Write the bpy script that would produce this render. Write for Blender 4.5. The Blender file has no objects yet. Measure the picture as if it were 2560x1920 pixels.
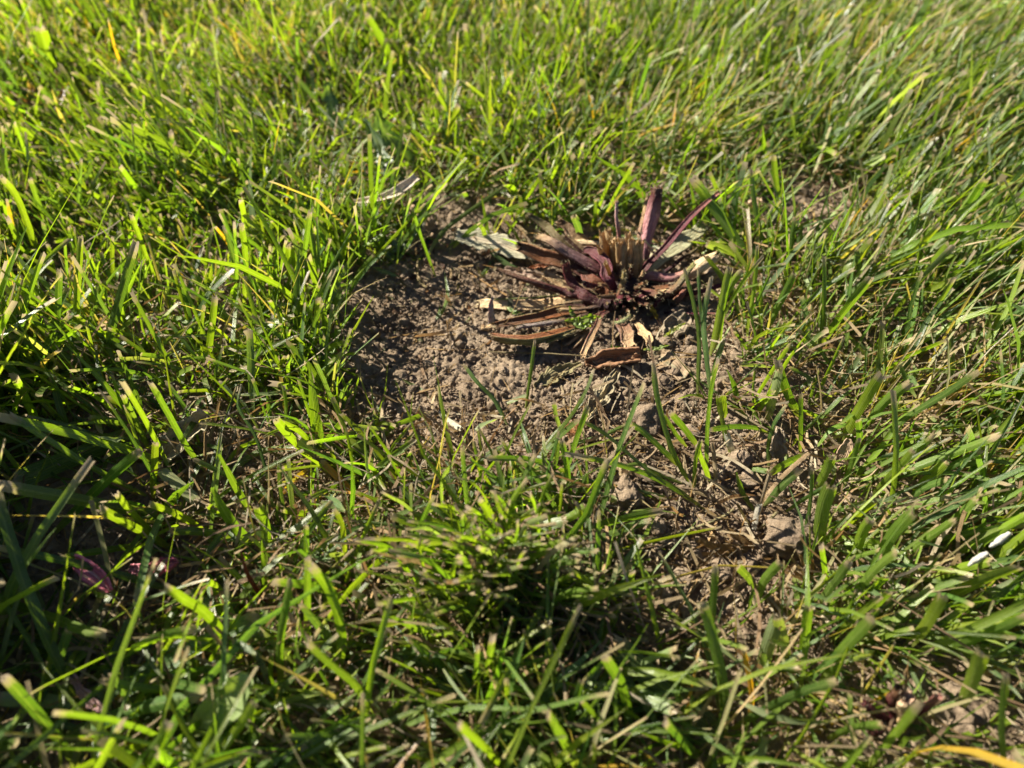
import bpy, math, random
import numpy as np
from mathutils import Vector, noise as mnoise

random.seed(7)
rng = np.random.default_rng(7)
S = bpy.context.scene
COL = S.collection
PI = math.pi

# ------------------------------------------------------------------ camera, sky, sun, exposure
CAM_H, PITCH, HFOV = 0.222, math.radians(46.0), math.radians(66.0)
cd = bpy.data.cameras.new('camera'); cam = bpy.data.objects.new('camera', cd); COL.objects.link(cam)
cam.location = (0, 0, CAM_H); cam.rotation_euler = (PI/2 - PITCH, 0, 0)
cd.sensor_width = 36; cd.lens = 18/math.tan(HFOV/2)
cd.clip_start = 0.004; cd.clip_end = 500
cd.dof.use_dof = True; cd.dof.focus_distance = 0.285; cd.dof.aperture_fstop = 9.5
S.camera = cam
SUN_AZ = (-0.86, 0.50); SUN_EL = math.radians(34)
w = bpy.data.worlds.new('World'); S.world = w; w.use_nodes = True
nt = w.node_tree; bg = nt.nodes['Background']
sky = nt.nodes.new('ShaderNodeTexSky'); sky.sky_type = 'NISHITA'; sky.sun_disc = False
sky.sun_elevation = SUN_EL; sky.sun_rotation = math.atan2(SUN_AZ[0], SUN_AZ[1])
sky.air_density = 0.45; sky.dust_density = 0.3; sky.ozone_density = 0.5
nt.links.new(sky.outputs[0], bg.inputs[0]); bg.inputs[1].default_value = 0.05
sd = bpy.data.lights.new('sun', 'SUN'); sd.energy = 5.0; sd.angle = math.radians(0.53); sd.color = (1, 0.92, 0.76)
sun = bpy.data.objects.new('sun', sd); COL.objects.link(sun)
_n = math.hypot(*SUN_AZ)
sdir = Vector((SUN_AZ[0]/_n*math.cos(SUN_EL), SUN_AZ[1]/_n*math.cos(SUN_EL), math.sin(SUN_EL)))
sun.rotation_euler = sdir.to_track_quat('Z', 'Y').to_euler(); sun.location = sdir*3
S.view_settings.view_transform = 'Standard'; S.view_settings.look = 'None'
S.view_settings.gamma = 1; S.view_settings.exposure = 1.80; S.view_settings.use_curve_mapping = False
S.render.engine = 'CYCLES'
S.cycles.max_bounces = 8; S.cycles.transmission_bounces = 6; S.cycles.diffuse_bounces = 4

# ------------------------------------------------------------------ picking points on the ground
TH = math.tan(HFOV/2)
FWD = np.array([0, math.cos(PITCH), -math.sin(PITCH)]); UP = np.array([0, math.sin(PITCH), math.cos(PITCH)])
def ray(px, py):
    return FWD + np.array([1, 0, 0])*((px-1280)/1280*TH) - UP*((py-960)/1280*TH)
def W(px, py, z=0.0):
    """photo pixel (2560 wide) -> point of the place at height z"""
    d = ray(px, py); t = (z-CAM_H)/d[2]
    return np.array([0, 0, CAM_H]) + d*t
def proj(P):
    q = P - np.array([0, 0, CAM_H]); zc = q@FWD
    zc = np.where(zc < 1e-4, 1e-4, zc)
    return 1280 + q[..., 0]/zc/TH*1280, 960 - (q@UP)/zc/TH*1280, zc
CROPS = {'c1': (1160, 440, 2.962), 'c2': (760, 420, 3.456), 'c3': (0, 900, 2.766), 'c4': (700, 960, 3.073),
         'c5': (1350, 900, 2.765), 'c6': (0, 1400, 2.212), 'c7': (1000, 1400, 2.212), 'c8': (1900, 900, 2.765),
         'd1': (0, 0, 2.765), 'd2': (800, 0, 2.765), 'd3': (1600, 0, 2.304), 'd4': (0, 400, 2.765),
         'd7': (1750, 400, 2.731), 'e1': (400, 1000, 3.687), 'e2': (900, 1250, 3.16), 'e3': (1850, 1350, 2.91),
         'e5': (1380, 880, 6.9), 'f': (0, 0, 0.864), 'p': (0, 0, 1.0)}
def full(crop, x, y):
    ox, oy, s = CROPS[crop]; return ox+x/s, oy+y/s

# ------------------------------------------------------------------ vectorised noise
def vnoise(x, y, z=0.0, seed=0):
    x = np.asarray(x, float); y = np.asarray(y, float); z = np.zeros_like(x)+z
    xi, yi, zi = np.floor(x).astype(np.int64), np.floor(y).astype(np.int64), np.floor(z).astype(np.int64)
    xf, yf, zf = x-xi, y-yi, z-zi
    u, v, q = xf*xf*(3-2*xf), yf*yf*(3-2*yf), zf*zf*(3-2*zf)
    def h(a, b, c):
        n = (a*374761393 + b*668265263 + c*2147483647 + seed*974711) & 0xffffffff
        n = ((n ^ (n >> 13))*1274126177) & 0xffffffff
        n = ((n ^ (n >> 16))*2246822519) & 0xffffffff
        return (n ^ (n >> 15))/4294967295.0
    r = 0
    for dx in (0, 1):
        for dy in (0, 1):
            for dz in (0, 1):
                wgt = (u if dx else 1-u)*(v if dy else 1-v)*(q if dz else 1-q)
                r = r + wgt*h(xi+dx, yi+dy, zi+dz)
    return r*2-1
def fbm(x, y, z=0.0, octv=4, seed=0):
    a, r, f = 1.0, 0, 1.0
    for i in range(octv):
        r = r + a*vnoise(x*f, y*f, np.asarray(z)*f, seed+i*17); a *= .5; f *= 2.03
    return r

# ------------------------------------------------------------------ soil patches (outlines in 2212-wide picture units)
def poly(pts): return np.array([W(x/0.864, y/0.864)[:2] for x, y in pts])
PATCHES = [
    poly([(735, 600), (800, 565), (880, 545), (1000, 510), (1110, 530), (1180, 500), (1450, 500), (1560, 560), (1570, 700), (1530, 800),
          (1560, 900), (1680, 960), (1760, 1040), (1750, 1150), (1740, 1250), (1690, 1380), (1560, 1400), (1420, 1330), (1300, 1290),
          (1330, 1160), (1290, 1060), (1180, 1040), (1000, 1010), (880, 965), (790, 910), (725, 850), (700, 720)]),
    poly([(430, 950), (520, 900), (660, 950), (700, 1030), (640, 1120), (560, 1180), (430, 1130), (400, 1030)]),
    poly([(830, 430), (930, 410), (1090, 430), (1130, 500), (1000, 530), (860, 500)]),
    poly([(80, 1100), (300, 1050), (420, 1150), (380, 1330), (150, 1330), (40, 1220)]),
    poly([(1650, 430), (1780, 380), (1860, 420), (1800, 520), (1680, 540), (1600, 500)]),
    poly([(0, 1600), (200, 1560), (260, 1659), (240, 1720), (0, 1720)]),
    poly([(1980, 700), (2080, 690), (2120, 760), (2010, 790)]),
]
def sdist(P, pol):
    """signed distance to a polygon, negative inside"""
    n = len(pol); d = np.full(len(P), 1e9); ins = np.zeros(len(P), bool)
    for i in range(n):
        a, b = pol[i], pol[(i+1) % n]
        ab = b-a; t = np.clip(((P-a)@ab)/(ab@ab), 0, 1)
        d = np.minimum(d, np.linalg.norm(P-(a+t[:, None]*ab), axis=1))
        c = ((a[1] > P[:, 1]) != (b[1] > P[:, 1])) & (P[:, 0] < (b[0]-a[0])*(P[:, 1]-a[1])/(b[1]-a[1]+1e-12)+a[0])
        ins ^= c
    return np.where(ins, -d, d)
def bare(P):
    """1 on the bare soil, 0 in the lawn"""
    d = np.min([sdist(P, p) for p in PATCHES], axis=0)
    d = d + 0.006*vnoise(P[:, 0]*90, P[:, 1]*90, 0, 5)
    return np.clip(0.5 - d/0.010, 0, 1)

def ground_h(x, y):
    x = np.asarray(x, float); y = np.asarray(y, float)
    h = 0.0035*vnoise(x*14, y*14, 0, 1) + 0.0016*vnoise(x*45, y*45, 0, 2) + 0.0009*vnoise(x*110, y*110, 0, 3)
    return h - 0.001
def gh(p): return float(ground_h(p[0], p[1]))

# ------------------------------------------------------------------ node helpers
class NT:
    def __init__(s, name):
        s.m = bpy.data.materials.new(name); s.m.use_nodes = True; s.t = s.m.node_tree
        s.t.nodes.clear(); s.out = s.n('ShaderNodeOutputMaterial')
    def n(s, typ, **kw):
        o = s.t.nodes.new(typ)
        for k, v in kw.items(): setattr(o, k, v)
        return o
    def l(s, a, b): s.t.links.new(a, b)
    def attr(s, name): return s.n('ShaderNodeAttribute', attribute_name=name)
    def math(s, op, a, b=None, c=None, clamp=False):
        o = s.n('ShaderNodeMath', operation=op); o.use_clamp = clamp
        for i, v in enumerate((a, b, c)):
            if v is None: continue
            if isinstance(v, (int, float)): o.inputs[i].default_value = v
            else: s.l(v, o.inputs[i])
        return o.outputs[0]
    def mix(s, f, a, b, blend='MIX'):
        o = s.n('ShaderNodeMix', data_type='RGBA', blend_type=blend)
        for i, v in ((0, f), (6, a), (7, b)):
            if isinstance(v, (int, float)): o.inputs[i].default_value = v
            elif isinstance(v, tuple): o.inputs[i].default_value = v if len(v) == 4 else v+(1,)
            else: s.l(v, o.inputs[i])
        return o.outputs[2]
    def noise(s, vec, scale, detail=3, rough=.55):
        o = s.n('ShaderNodeTexNoise'); o.inputs['Scale'].default_value = scale
        o.inputs['Detail'].default_value = detail; o.inputs['Roughness'].default_value = rough
        if vec is not None: s.l(vec, o.inputs['Vector'])
        return o.outputs[0]
    def remap(s, v, a, b, c=0., d=1.):
        o = s.n('ShaderNodeMapRange'); s.l(v, o.inputs[0])
        for i, q in enumerate((a, b, c, d)): o.inputs[i+1].default_value = q
        return o.outputs[0]
    def bump(s, h, dist, strength=1.0):
        o = s.n('ShaderNodeBump'); o.inputs['Distance'].default_value = dist; o.inputs['Strength'].default_value = strength
        s.l(h, o.inputs['Height']); return o.outputs[0]

def leafy_material(name, trans, rough, veins=7.0, spec=.6, bumpd=.00008, tipcol=(.42, .32, .19), gain=(1.62, 1.68, .36)):
    """thin leaf: colour from the mesh, veins along it, light coming through it"""
    k = NT(name)
    col, bl = k.attr('Col'), k.attr('bl')
    sep = k.n('ShaderNodeSeparateXYZ'); k.l(bl.outputs['Vector'], sep.inputs[0]); u, v, r = sep.outputs
    geo = k.n('ShaderNodeNewGeometry'); pos = geo.outputs['Position']
    vn = k.math('SINE', k.math('MULTIPLY', u, veins*6.283))
    vein = k.math('MULTIPLY_ADD', vn, .5, .5)
    mid = k.math('SUBTRACT', 1, k.math('MULTIPLY', k.math('ABSOLUTE', k.math('SUBTRACT', u, .5)), 9), clamp=True)
    c = k.mix(k.math('MULTIPLY', vein, .35), col.outputs['Color'], k.mix(.5, col.outputs['Color'], (.30, .36, .12)), 'MIX')
    c = k.mix(k.math('MULTIPLY', mid, .35), c, (.30, .38, .12))
    mot = k.noise(pos, 420, 4, .65)
    c = k.mix(k.remap(mot, .35, .7, 0, .45), c, k.mix(1., c, (.62, .60, .50), 'MULTIPLY'))
    sp = k.noise(pos, 1500, 2, .5)
    c = k.mix(k.remap(sp, .66, .74, 0, .55), c, (.34, .34, .16))
    # dry cut tip, paler root
    tn = k.math('MULTIPLY_ADD', k.math('SUBTRACT', k.noise(pos, 900, 2), .5), .12, v)
    tn = k.math('MULTIPLY_ADD', k.math('POWER', r, 7), .10, tn)
    tip = k.math('MULTIPLY', k.remap(tn, .90, .985), col.outputs['Alpha'], clamp=True)
    c = k.mix(tip, c, tipcol)
    ye = k.math('MULTIPLY', k.remap(tn, .78, .92), k.math('MULTIPLY', col.outputs['Alpha'], .12), clamp=True)
    c = k.mix(ye, c, (.26, .24, .06))
    root = k.remap(v, .22, .0, 0, .6)
    c = k.mix(root, c, (.34, .34, .13))
    bmp = k.bump(k.math('ADD', vein, k.math('MULTIPLY', mot, .8)), bumpd, .8)
    p = k.n('ShaderNodeBsdfPrincipled'); k.l(c, p.inputs['Base Color']); k.l(bmp, p.inputs['Normal'])
    k.l(k.remap(mot, .3, .7, rough-.08, rough+.14), p.inputs['Roughness']); p.inputs['Specular IOR Level'].default_value = spec
    t = k.n('ShaderNodeBsdfTranslucent'); k.l(k.mix(tip, k.mix(1., c, gain, 'MULTIPLY'), (.34, .27, .19)), t.inputs['Color']); k.l(bmp, t.inputs['Normal'])
    mx = k.n('ShaderNodeMixShader'); mx.inputs[0].default_value = trans
    k.l(p.outputs[0], mx.inputs[1]); k.l(t.outputs[0], mx.inputs[2]); k.l(mx.outputs[0], k.out.inputs[0])
    return k.m

def dry_material(name, trans=.22, rough=.7):
    k = NT(name)
    col = k.attr('Col'); bl = k.attr('bl')
    sep = k.n('ShaderNodeSeparateXYZ'); k.l(bl.outputs['Vector'], sep.inputs[0]); u, v, r = sep.outputs
    geo = k.n('ShaderNodeNewGeometry'); pos = geo.outputs['Position']
    vein = k.math('MULTIPLY_ADD', k.math('SINE', k.math('MULTIPLY', u, 50)), .5, .5)
    mot = k.noise(pos, 380, 5, .7)
    fine = k.noise(pos, 2200, 3, .6)
    c = k.mix(k.remap(mot, .38, .68, 0, .75), col.outputs['Color'], k.mix(1., col.outputs['Color'], (.50, .44, .38), 'MULTIPLY'))
    c = k.mix(k.remap(fine, .55, .75, 0, .4), c, k.mix(.6, c, (.55, .46, .32)))
    c = k.mix(k.math('MULTIPLY', vein, .22), c, k.mix(1., c, (.6, .55, .48), 'MULTIPLY'))
    bmp = k.bump(k.math('ADD', vein, k.math('ADD', mot, fine)), .00018, .9)
    p = k.n('ShaderNodeBsdfPrincipled'); k.l(c, p.inputs['Base Color']); k.l(bmp, p.inputs['Normal'])
    p.inputs['Roughness'].default_value = rough; p.inputs['Specular IOR Level'].default_value = .25
    t = k.n('ShaderNodeBsdfTranslucent'); k.l(k.mix(1., c, (1.2, 1., .7), 'MULTIPLY'), t.inputs['Color'])
    mx = k.n('ShaderNodeMixShader'); mx.inputs[0].default_value = trans
    k.l(p.outputs[0], mx.inputs[1]); k.l(t.outputs[0], mx.inputs[2]); k.l(mx.outputs[0], k.out.inputs[0])
    return k.m

def stalk_material():
    k = NT('fleshy_stalk')
    col = k.attr('Col'); geo = k.n('ShaderNodeNewGeometry'); pos = geo.outputs['Position']
    bl = k.attr('bl'); sep = k.n('ShaderNodeSeparateXYZ'); k.l(bl.outputs['Vector'], sep.inputs[0]); u, v, r = sep.outputs
    cmb = k.n('ShaderNodeCombineXYZ')
    k.l(k.math('MULTIPLY', u, 14), cmb.inputs[0]); k.l(k.math('MULTIPLY', v, 2.2), cmb.inputs[1]); k.l(k.math('MULTIPLY', r, 40), cmb.inputs[2])
    streak = k.noise(cmb.outputs[0], 1.0, 4, .6)
    mot = k.noise(pos, 500, 4, .65)
    c = k.mix(k.remap(streak, .40, .62, 0, .8), col.outputs['Color'], k.mix(1., col.outputs['Color'], (.56, .46, .42), 'MULTIPLY'))
    c = k.mix(k.remap(mot, .52, .75, 0, .4), c, k.mix(.3, c, (.30, .20, .10)))
    h = k.math('ADD', streak, k.math('MULTIPLY', mot, .7))
    bmp = k.bump(h, .0009, 1.0)
    p = k.n('ShaderNodeBsdfPrincipled'); k.l(c, p.inputs['Base Color']); k.l(bmp, p.inputs['Normal'])
    k.l(k.remap(mot, .3, .7, .38, .65), p.inputs['Roughness']); p.inputs['Specular IOR Level'].default_value = .3
    p.inputs['Subsurface Weight'].default_value = .10; p.inputs['Subsurface Radius'].default_value = (.0012, .0005, .0003)
    p.inputs['Subsurface Scale'].default_value = 1.0
    k.l(p.outputs[0], k.out.inputs[0]); return k.m

def soil_material():
    k = NT('dry_crumbly_soil')
    geo = k.n('ShaderNodeNewGeometry'); pos = geo.outputs['Position']
    big, med, fin, gr = k.noise(pos, 28, 4), k.noise(pos, 260, 5, .65), k.noise(pos, 1500, 5, .7), k.noise(pos, 4200, 2, .6)
    c = k.mix(k.remap(big, .35, .65), (.215, .158, .110), (.345, .266, .190))
    c = k.mix(k.remap(med, .35, .7, 0, .8), c, (.175, .124, .080))
    c = k.mix(k.remap(fin, .52, .72, 0, .75), c, (.40, .315, .225))
    c = k.mix(k.remap(gr, .68, .75, 0, .6), c, (.52, .45, .36))
    h = k.math('ADD', k.math('MULTIPLY', med, 1.4), k.math('MULTIPLY', fin, .8))
    bmp = k.bump(h, .0014, 1.0)
    b2 = k.n('ShaderNodeBump'); b2.inputs['Distance'].default_value = .00030; b2.inputs['Strength'].default_value = .9
    k.l(gr, b2.inputs['Height']); k.l(bmp, b2.inputs['Normal'])
    p = k.n('ShaderNodeBsdfPrincipled'); k.l(c, p.inputs['Base Color']); k.l(b2.outputs[0], p.inputs['Normal'])
    p.inputs['Roughness'].default_value = .92; p.inputs['Specular IOR Level'].default_value = .2
    k.l(p.outputs[0], k.out.inputs[0]); return k.m

M_GRASS = leafy_material('grass_leaf', .50, .31)
M_BROAD = leafy_material('broad_leaf', .40, .42, veins=2.0, tipcol=(.4, .3, .16))
M_DRY = dry_material('dry_straw')
M_LEAF = dry_material('withered_leaf', .15, .75)
M_STALK = stalk_material()
M_STUB = dry_material('dry_stubble', .38, .6)
M_SOIL = soil_material()

# ------------------------------------------------------------------ mesh helpers
def mesh_obj(name, V, F, mat, parent=None, col=None, bl=None, smooth=True):
    """V (n,3); F (m,k) with every face of k corners, or a list of such arrays"""
    me = bpy.data.meshes.new(name)
    Fs = F if isinstance(F, list) and isinstance(F[0], np.ndarray) else [np.array(F)]
    Fs = [np.asarray(f, np.int32) for f in Fs if len(f)]
    V = np.asarray(V, np.float32)
    me.vertices.add(len(V)); me.vertices.foreach_set('co', V.ravel())
    idx = np.concatenate([f.ravel() for f in Fs])
    tot = np.concatenate([np.full(len(f), f.shape[1], np.int32) for f in Fs])
    me.loops.add(len(idx)); me.loops.foreach_set('vertex_index', idx)
    me.polygons.add(len(tot)); st = np.concatenate([[0], np.cumsum(tot)[:-1]]).astype(np.int32)
    me.polygons.foreach_set('loop_start', st); me.polygons.foreach_set('loop_total', tot)
    if smooth: me.polygons.foreach_set('use_smooth', np.ones(len(tot), bool))
    me.update(calc_edges=True)
    if col is not None:
        a = me.attributes.new('Col', 'FLOAT_COLOR', 'POINT')
        c = np.asarray(col, np.float32)
        if c.shape[1] == 3: c = np.c_[c, np.ones(len(c), np.float32)]
        a.data.foreach_set('color', c.ravel())
    if bl is not None:
        a = me.attributes.new('bl', 'FLOAT_VECTOR', 'POINT'); a.data.foreach_set('vector', np.asarray(bl, np.float32).ravel())
    me.materials.append(mat)
    o = bpy.data.objects.new(name, me); COL.objects.link(o)
    if parent is not None: o.parent = parent
    return o
def tag(o, label=None, cat=None, group=None, kind=None):
    if label: o['label'] = label
    if cat: o['category'] = cat
    if group: o['group'] = group
    if kind: o['kind'] = kind
    return o
def thing(name, label, cat, loc, group=None):
    o = bpy.data.objects.new(name, None); COL.objects.link(o); o.location = loc; o.empty_display_size = .01
    return tag(o, label, cat, group)
def rel(V, root): return np.asarray(V) - np.array(root.location)

def norm(a): return a/np.maximum(np.linalg.norm(a, axis=-1, keepdims=True), 1e-12)
def spline(P, m):
    P = np.asarray(P, float)
    if len(P) == 2: P = np.array([P[0], (P[0]+P[1])/2, P[1]])
    Q = np.vstack([2*P[0]-P[1], P, 2*P[-1]-P[-2]])
    n = len(P)-1; out = []
    for t in np.linspace(0, n, m):
        i = min(int(t), n-1); f = t-i; a, b, c, d = Q[i], Q[i+1], Q[i+2], Q[i+3]
        out.append(.5*((2*b)+(-a+c)*f+(2*a-5*b+4*c-d)*f*f+(-a+3*b-3*c+d)*f**3))
    return np.array(out)

# ------------------------------------------------------------------ the ground
def build_ground():
    def sheet(name, x0, x1, y0, y1, step, dz, bumpy):
        xs = np.arange(x0, x1+step/2, step); ys = np.arange(y0, y1+step/2, step)
        X, Y = np.meshgrid(xs, ys); x, y = X.ravel(), Y.ravel()
        h = ground_h(x, y)
        if bumpy:
            b = np.abs(fbm(x*230, y*230, 0, 3, 31)); h = h + .0014*(b-.35) - .0016*np.clip(vnoise(x*75, y*75, 0, 77)-.2, 0, 1)
            h = h + .0009*np.abs(vnoise(x*420, y*420, 0, 44)) + .0007*vnoise(x*760, y*760, 0, 45)
            ed = np.minimum(np.minimum(x-x0, x1-x), np.minimum(y-y0, y1-y))
            h = h - .003*np.clip(1-ed/.01, 0, 1)
        nx, ny = len(xs), len(ys); I = np.arange(nx*ny).reshape(ny, nx)
        F = np.stack([I[:-1, :-1].ravel(), I[:-1, 1:].ravel(), I[1:, 1:].ravel(), I[1:, :-1].ravel()], 1)
        return tag(mesh_obj(name, np.c_[x, y, h+dz], F, M_SOIL), kind='structure')
    sheet('ground', -.19, .23, .06, .36, .0008, 0, True)
    sheet('ground', -2.2, 2.2, -1.4, 3.0, .025, -.0022, False)
    o = mesh_obj('ground', [(-200, -200, -.012), (200, -200, -.012), (200, 200, -.012), (-200, 200, -.012)], [(0, 1, 2, 3)], M_SOIL)
    tag(o, kind='structure')
build_ground()

# ------------------------------------------------------------------ crumbs and clods of soil
import bmesh
def ico(sub):
    bm = bmesh.new(); bmesh.ops.create_icosphere(bm, subdivisions=sub, radius=1)
    V = np.array([v.co[:] for v in bm.verts]); F = np.array([[v.index for v in f.verts] for f in bm.faces]); bm.free(); return V, F
ICO = {i: ico(i) for i in (1, 2, 4, 5)}
def lump(V, seed, amp=.35):
    d = 1 + amp*vnoise(V[:, 0]*1.3+seed*9.1, V[:, 1]*1.3, V[:, 2]*1.3+seed, seed) + amp*.6*vnoise(V[:, 0]*3.1, V[:, 1]*3.1+seed*3, V[:, 2]*3.1, seed+3)
    return V*d[:, None]
def build_crumbs():
    x = rng.uniform(-.19, .23, 120000); y = rng.uniform(.05, .37, 120000)
    P = np.c_[x, y]; b = bare(P)
    clump = vnoise(x*60, y*60, 0, 71)
    keep = rng.random(len(x)) < b*(.42+.36*clump)+.006
    P = P[keep]; n = len(P)
    r = np.exp(rng.normal(math.log(.00036), .52, n)); r = np.clip(r, .0003, .0032)
    Vs, Fs, off = [], [], 0
    protos = {1: [lump(ICO[1][0], s, .4) for s in range(8)], 2: [lump(ICO[2][0], s, .42) for s in range(8)]}
    h = ground_h(P[:, 0], P[:, 1])
    for i in range(n):
        sub = 2 if r[i] > .0012 else 1
        V = protos[sub][i % 8]; a = rng.uniform(0, 6.28); ca, sa = math.cos(a), math.sin(a)
        k = rng.uniform(.7, 1.25, 3)*r[i]
        Q = V*k; Q = np.c_[Q[:, 0]*ca-Q[:, 1]*sa, Q[:, 0]*sa+Q[:, 1]*ca, Q[:, 2]]
        if i % 3 == 0: Q = Q[:, [1, 2, 0]]
        Vs.append(Q+[P[i, 0], P[i, 1], h[i]+.0007+r[i]*rng.uniform(-.1, .6)]); Fs.append(ICO[sub][1]+off); off += len(V)
    o = mesh_obj('soil_crumbs', np.vstack(Vs), np.vstack(Fs), M_SOIL)
    tag(o, 'loose brown soil crumbs strewn over the bare earth', 'soil crumbs', kind='stuff')
build_crumbs()
ANCH = [('the V-shaped two-bladed shoot', 1080, 700), ('the tiny curved seedling', 1100, 790), ('the grey forked twig stub', 1228, 775), ('the lone upright blade before the cut plant', 1320, 1010),
        ('the torn withered leaf', 1480, 1000), ('the largest round clod', 1612, 1058), ('the bark strip', 1535, 895), ('the tall splayed shoot', 1700, 1180), ('the bleached split stub', 1890, 1310),
        ('the brown withered forked blade', 1790, 1370), ('the stubby mown blade', 1815, 1110), ('the small left soil patch', 620, 1160), ('the pale flat clod', 1700, 1440), ('the pale serrated leaf', 1190, 595)]
USED = {}
def clod_label(px, py, C):
    order = sorted(ANCH, key=lambda a: math.hypot(px-a[1], (py-a[2])*1.3))
    for pre in ('small crumbly clod just', 'small crumbly clod farther'):
        for a in order[:5]:
            dx, dy = px-a[1], py-a[2]
            side = ('right of' if dx > 0 else 'left of') if abs(dx) > abs(dy)*1.2 else ('in front of' if dy > 0 else 'behind')
            t = '%s %s %s' % (pre, side, a[0])
            if t not in USED: USED[t] = 1; return t
    return t
def build_clods():
    shapes = []
    for s in range(12):
        V, F = ICO[5 if s < 5 else 4]
        d = 1 + .28*vnoise(V[:, 0]*1.2+s*7, V[:, 1]*1.2, V[:, 2]*1.2, s) + .17*vnoise(V[:, 0]*3, V[:, 1]*3+s, V[:, 2]*3, s+9)
        g = np.abs(fbm(V[:, 0]*6+s, V[:, 1]*6, V[:, 2]*6, 3, s+40)); d = d + .10*(.5-g)
        Q = V*d[:, None]*[1, .9, .75]
        Q[:, 2] = np.where(Q[:, 2] < -.35, -.35+(Q[:, 2]+.35)*.25, Q[:, 2])
        o = mesh_obj('soil_clod', Q, F, M_SOIL); COL.objects.unlink(o); shapes.append(o)
    # (picture x, y, radius in mm, label or None)
    L = [(1610, 1055, 6.8, 'largest round brown soil clod on the bare earth below the cut plant'),
         (1700, 1440, 4.8, 'broad flat-topped pale clod at the front end of the bare earth'),
         (1985, 1330, 9, 'grainy brown clod half hidden among the grass at the right'),
         (1560, 1230, 7, 'pale clod lying under the long crossing blades on the bare earth'),
         (1850, 1150, 6, 'brown clod beside the shrivelled grey seed husk')]
    C = [(1500, 985, 4), (1545, 965, 3.5), (1655, 965, 4.5), (1580, 930, 3.5), (1700, 1010, 3.5), (1720, 1090, 5), (1870, 1190, 5), (1800, 1170, 4),
         (1620, 1190, 4.5), (1680, 1260, 5), (1760, 1290, 3.5), (1640, 1310, 4.5), (1590, 1290, 3.5), (1560, 1410, 4), (1500, 1330, 4.5), (1810, 1410, 5),
         (1880, 1400, 4.5), (1740, 1370, 4), (1450, 1020, 2.6), (1420, 980, 2.6), (1180, 900, 2.5), (1130, 960, 2.4), (1090, 860, 2.3), (1260, 940, 2.4),
         (1000, 930, 3), (1040, 880, 2.2), (960, 850, 2.6), (1310, 1010, 2.6), (1350, 980, 2.4), (1380, 1030, 3), (1470, 1100, 3), (1250, 760, 2.6),
         (1295, 735, 2.8), (1210, 700, 2.4), (1240, 880, 2.2), (1170, 800, 2.0), (1720, 850, 4), (1690, 800, 5), (1730, 890, 3.5), (1660, 870, 4),
         (900, 800, 2.5), (930, 980, 2.6), (1200, 640, 3.4), (1240, 620, 2.8), (1300, 640, 2.6), (600, 1100, 3), (640, 1190, 3), (700, 1230, 3.4),
         (570, 1360, 4), (1640, 1480, 5), (1540, 1490, 4), (1930, 1290, 4)]
    for i, row in enumerate(L+[(a, b, c, None) for a, b, c in C]):
        px, py, r, lab = row; r *= 1e-3 if lab else .82e-3
        p = W(px, py, r*.4); z = gh(p)
        o = bpy.data.objects.new('soil_clod', shapes[i if i < 5 else 5+i % 7].data); COL.objects.link(o)
        o.location = (p[0], p[1], z+r*.22); o.scale = (r*random.uniform(.9, 1.15), r*random.uniform(.9, 1.15), r*random.uniform(.85, 1.05))
        o.rotation_euler = (random.uniform(-.25, .25), random.uniform(-.25, .25), random.uniform(0, 6.28))
        if lab: tag(o, lab, 'clod', 'clods of dry soil')
        else: tag(o, clod_label(px, py, C), 'clod', 'small loose clods of soil')
    for o in shapes: bpy.data.objects.remove(o)
build_clods()

# ------------------------------------------------------------------ colours of grass (base reflectance)
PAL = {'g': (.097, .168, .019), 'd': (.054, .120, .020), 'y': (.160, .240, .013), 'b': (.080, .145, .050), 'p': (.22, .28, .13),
       's': (.42, .33, .19), 't': (.40, .25, .10), 'o': (.45, .26, .03), 'w': (.62, .60, .50), 'r': (.26, .07, .045)}

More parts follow.
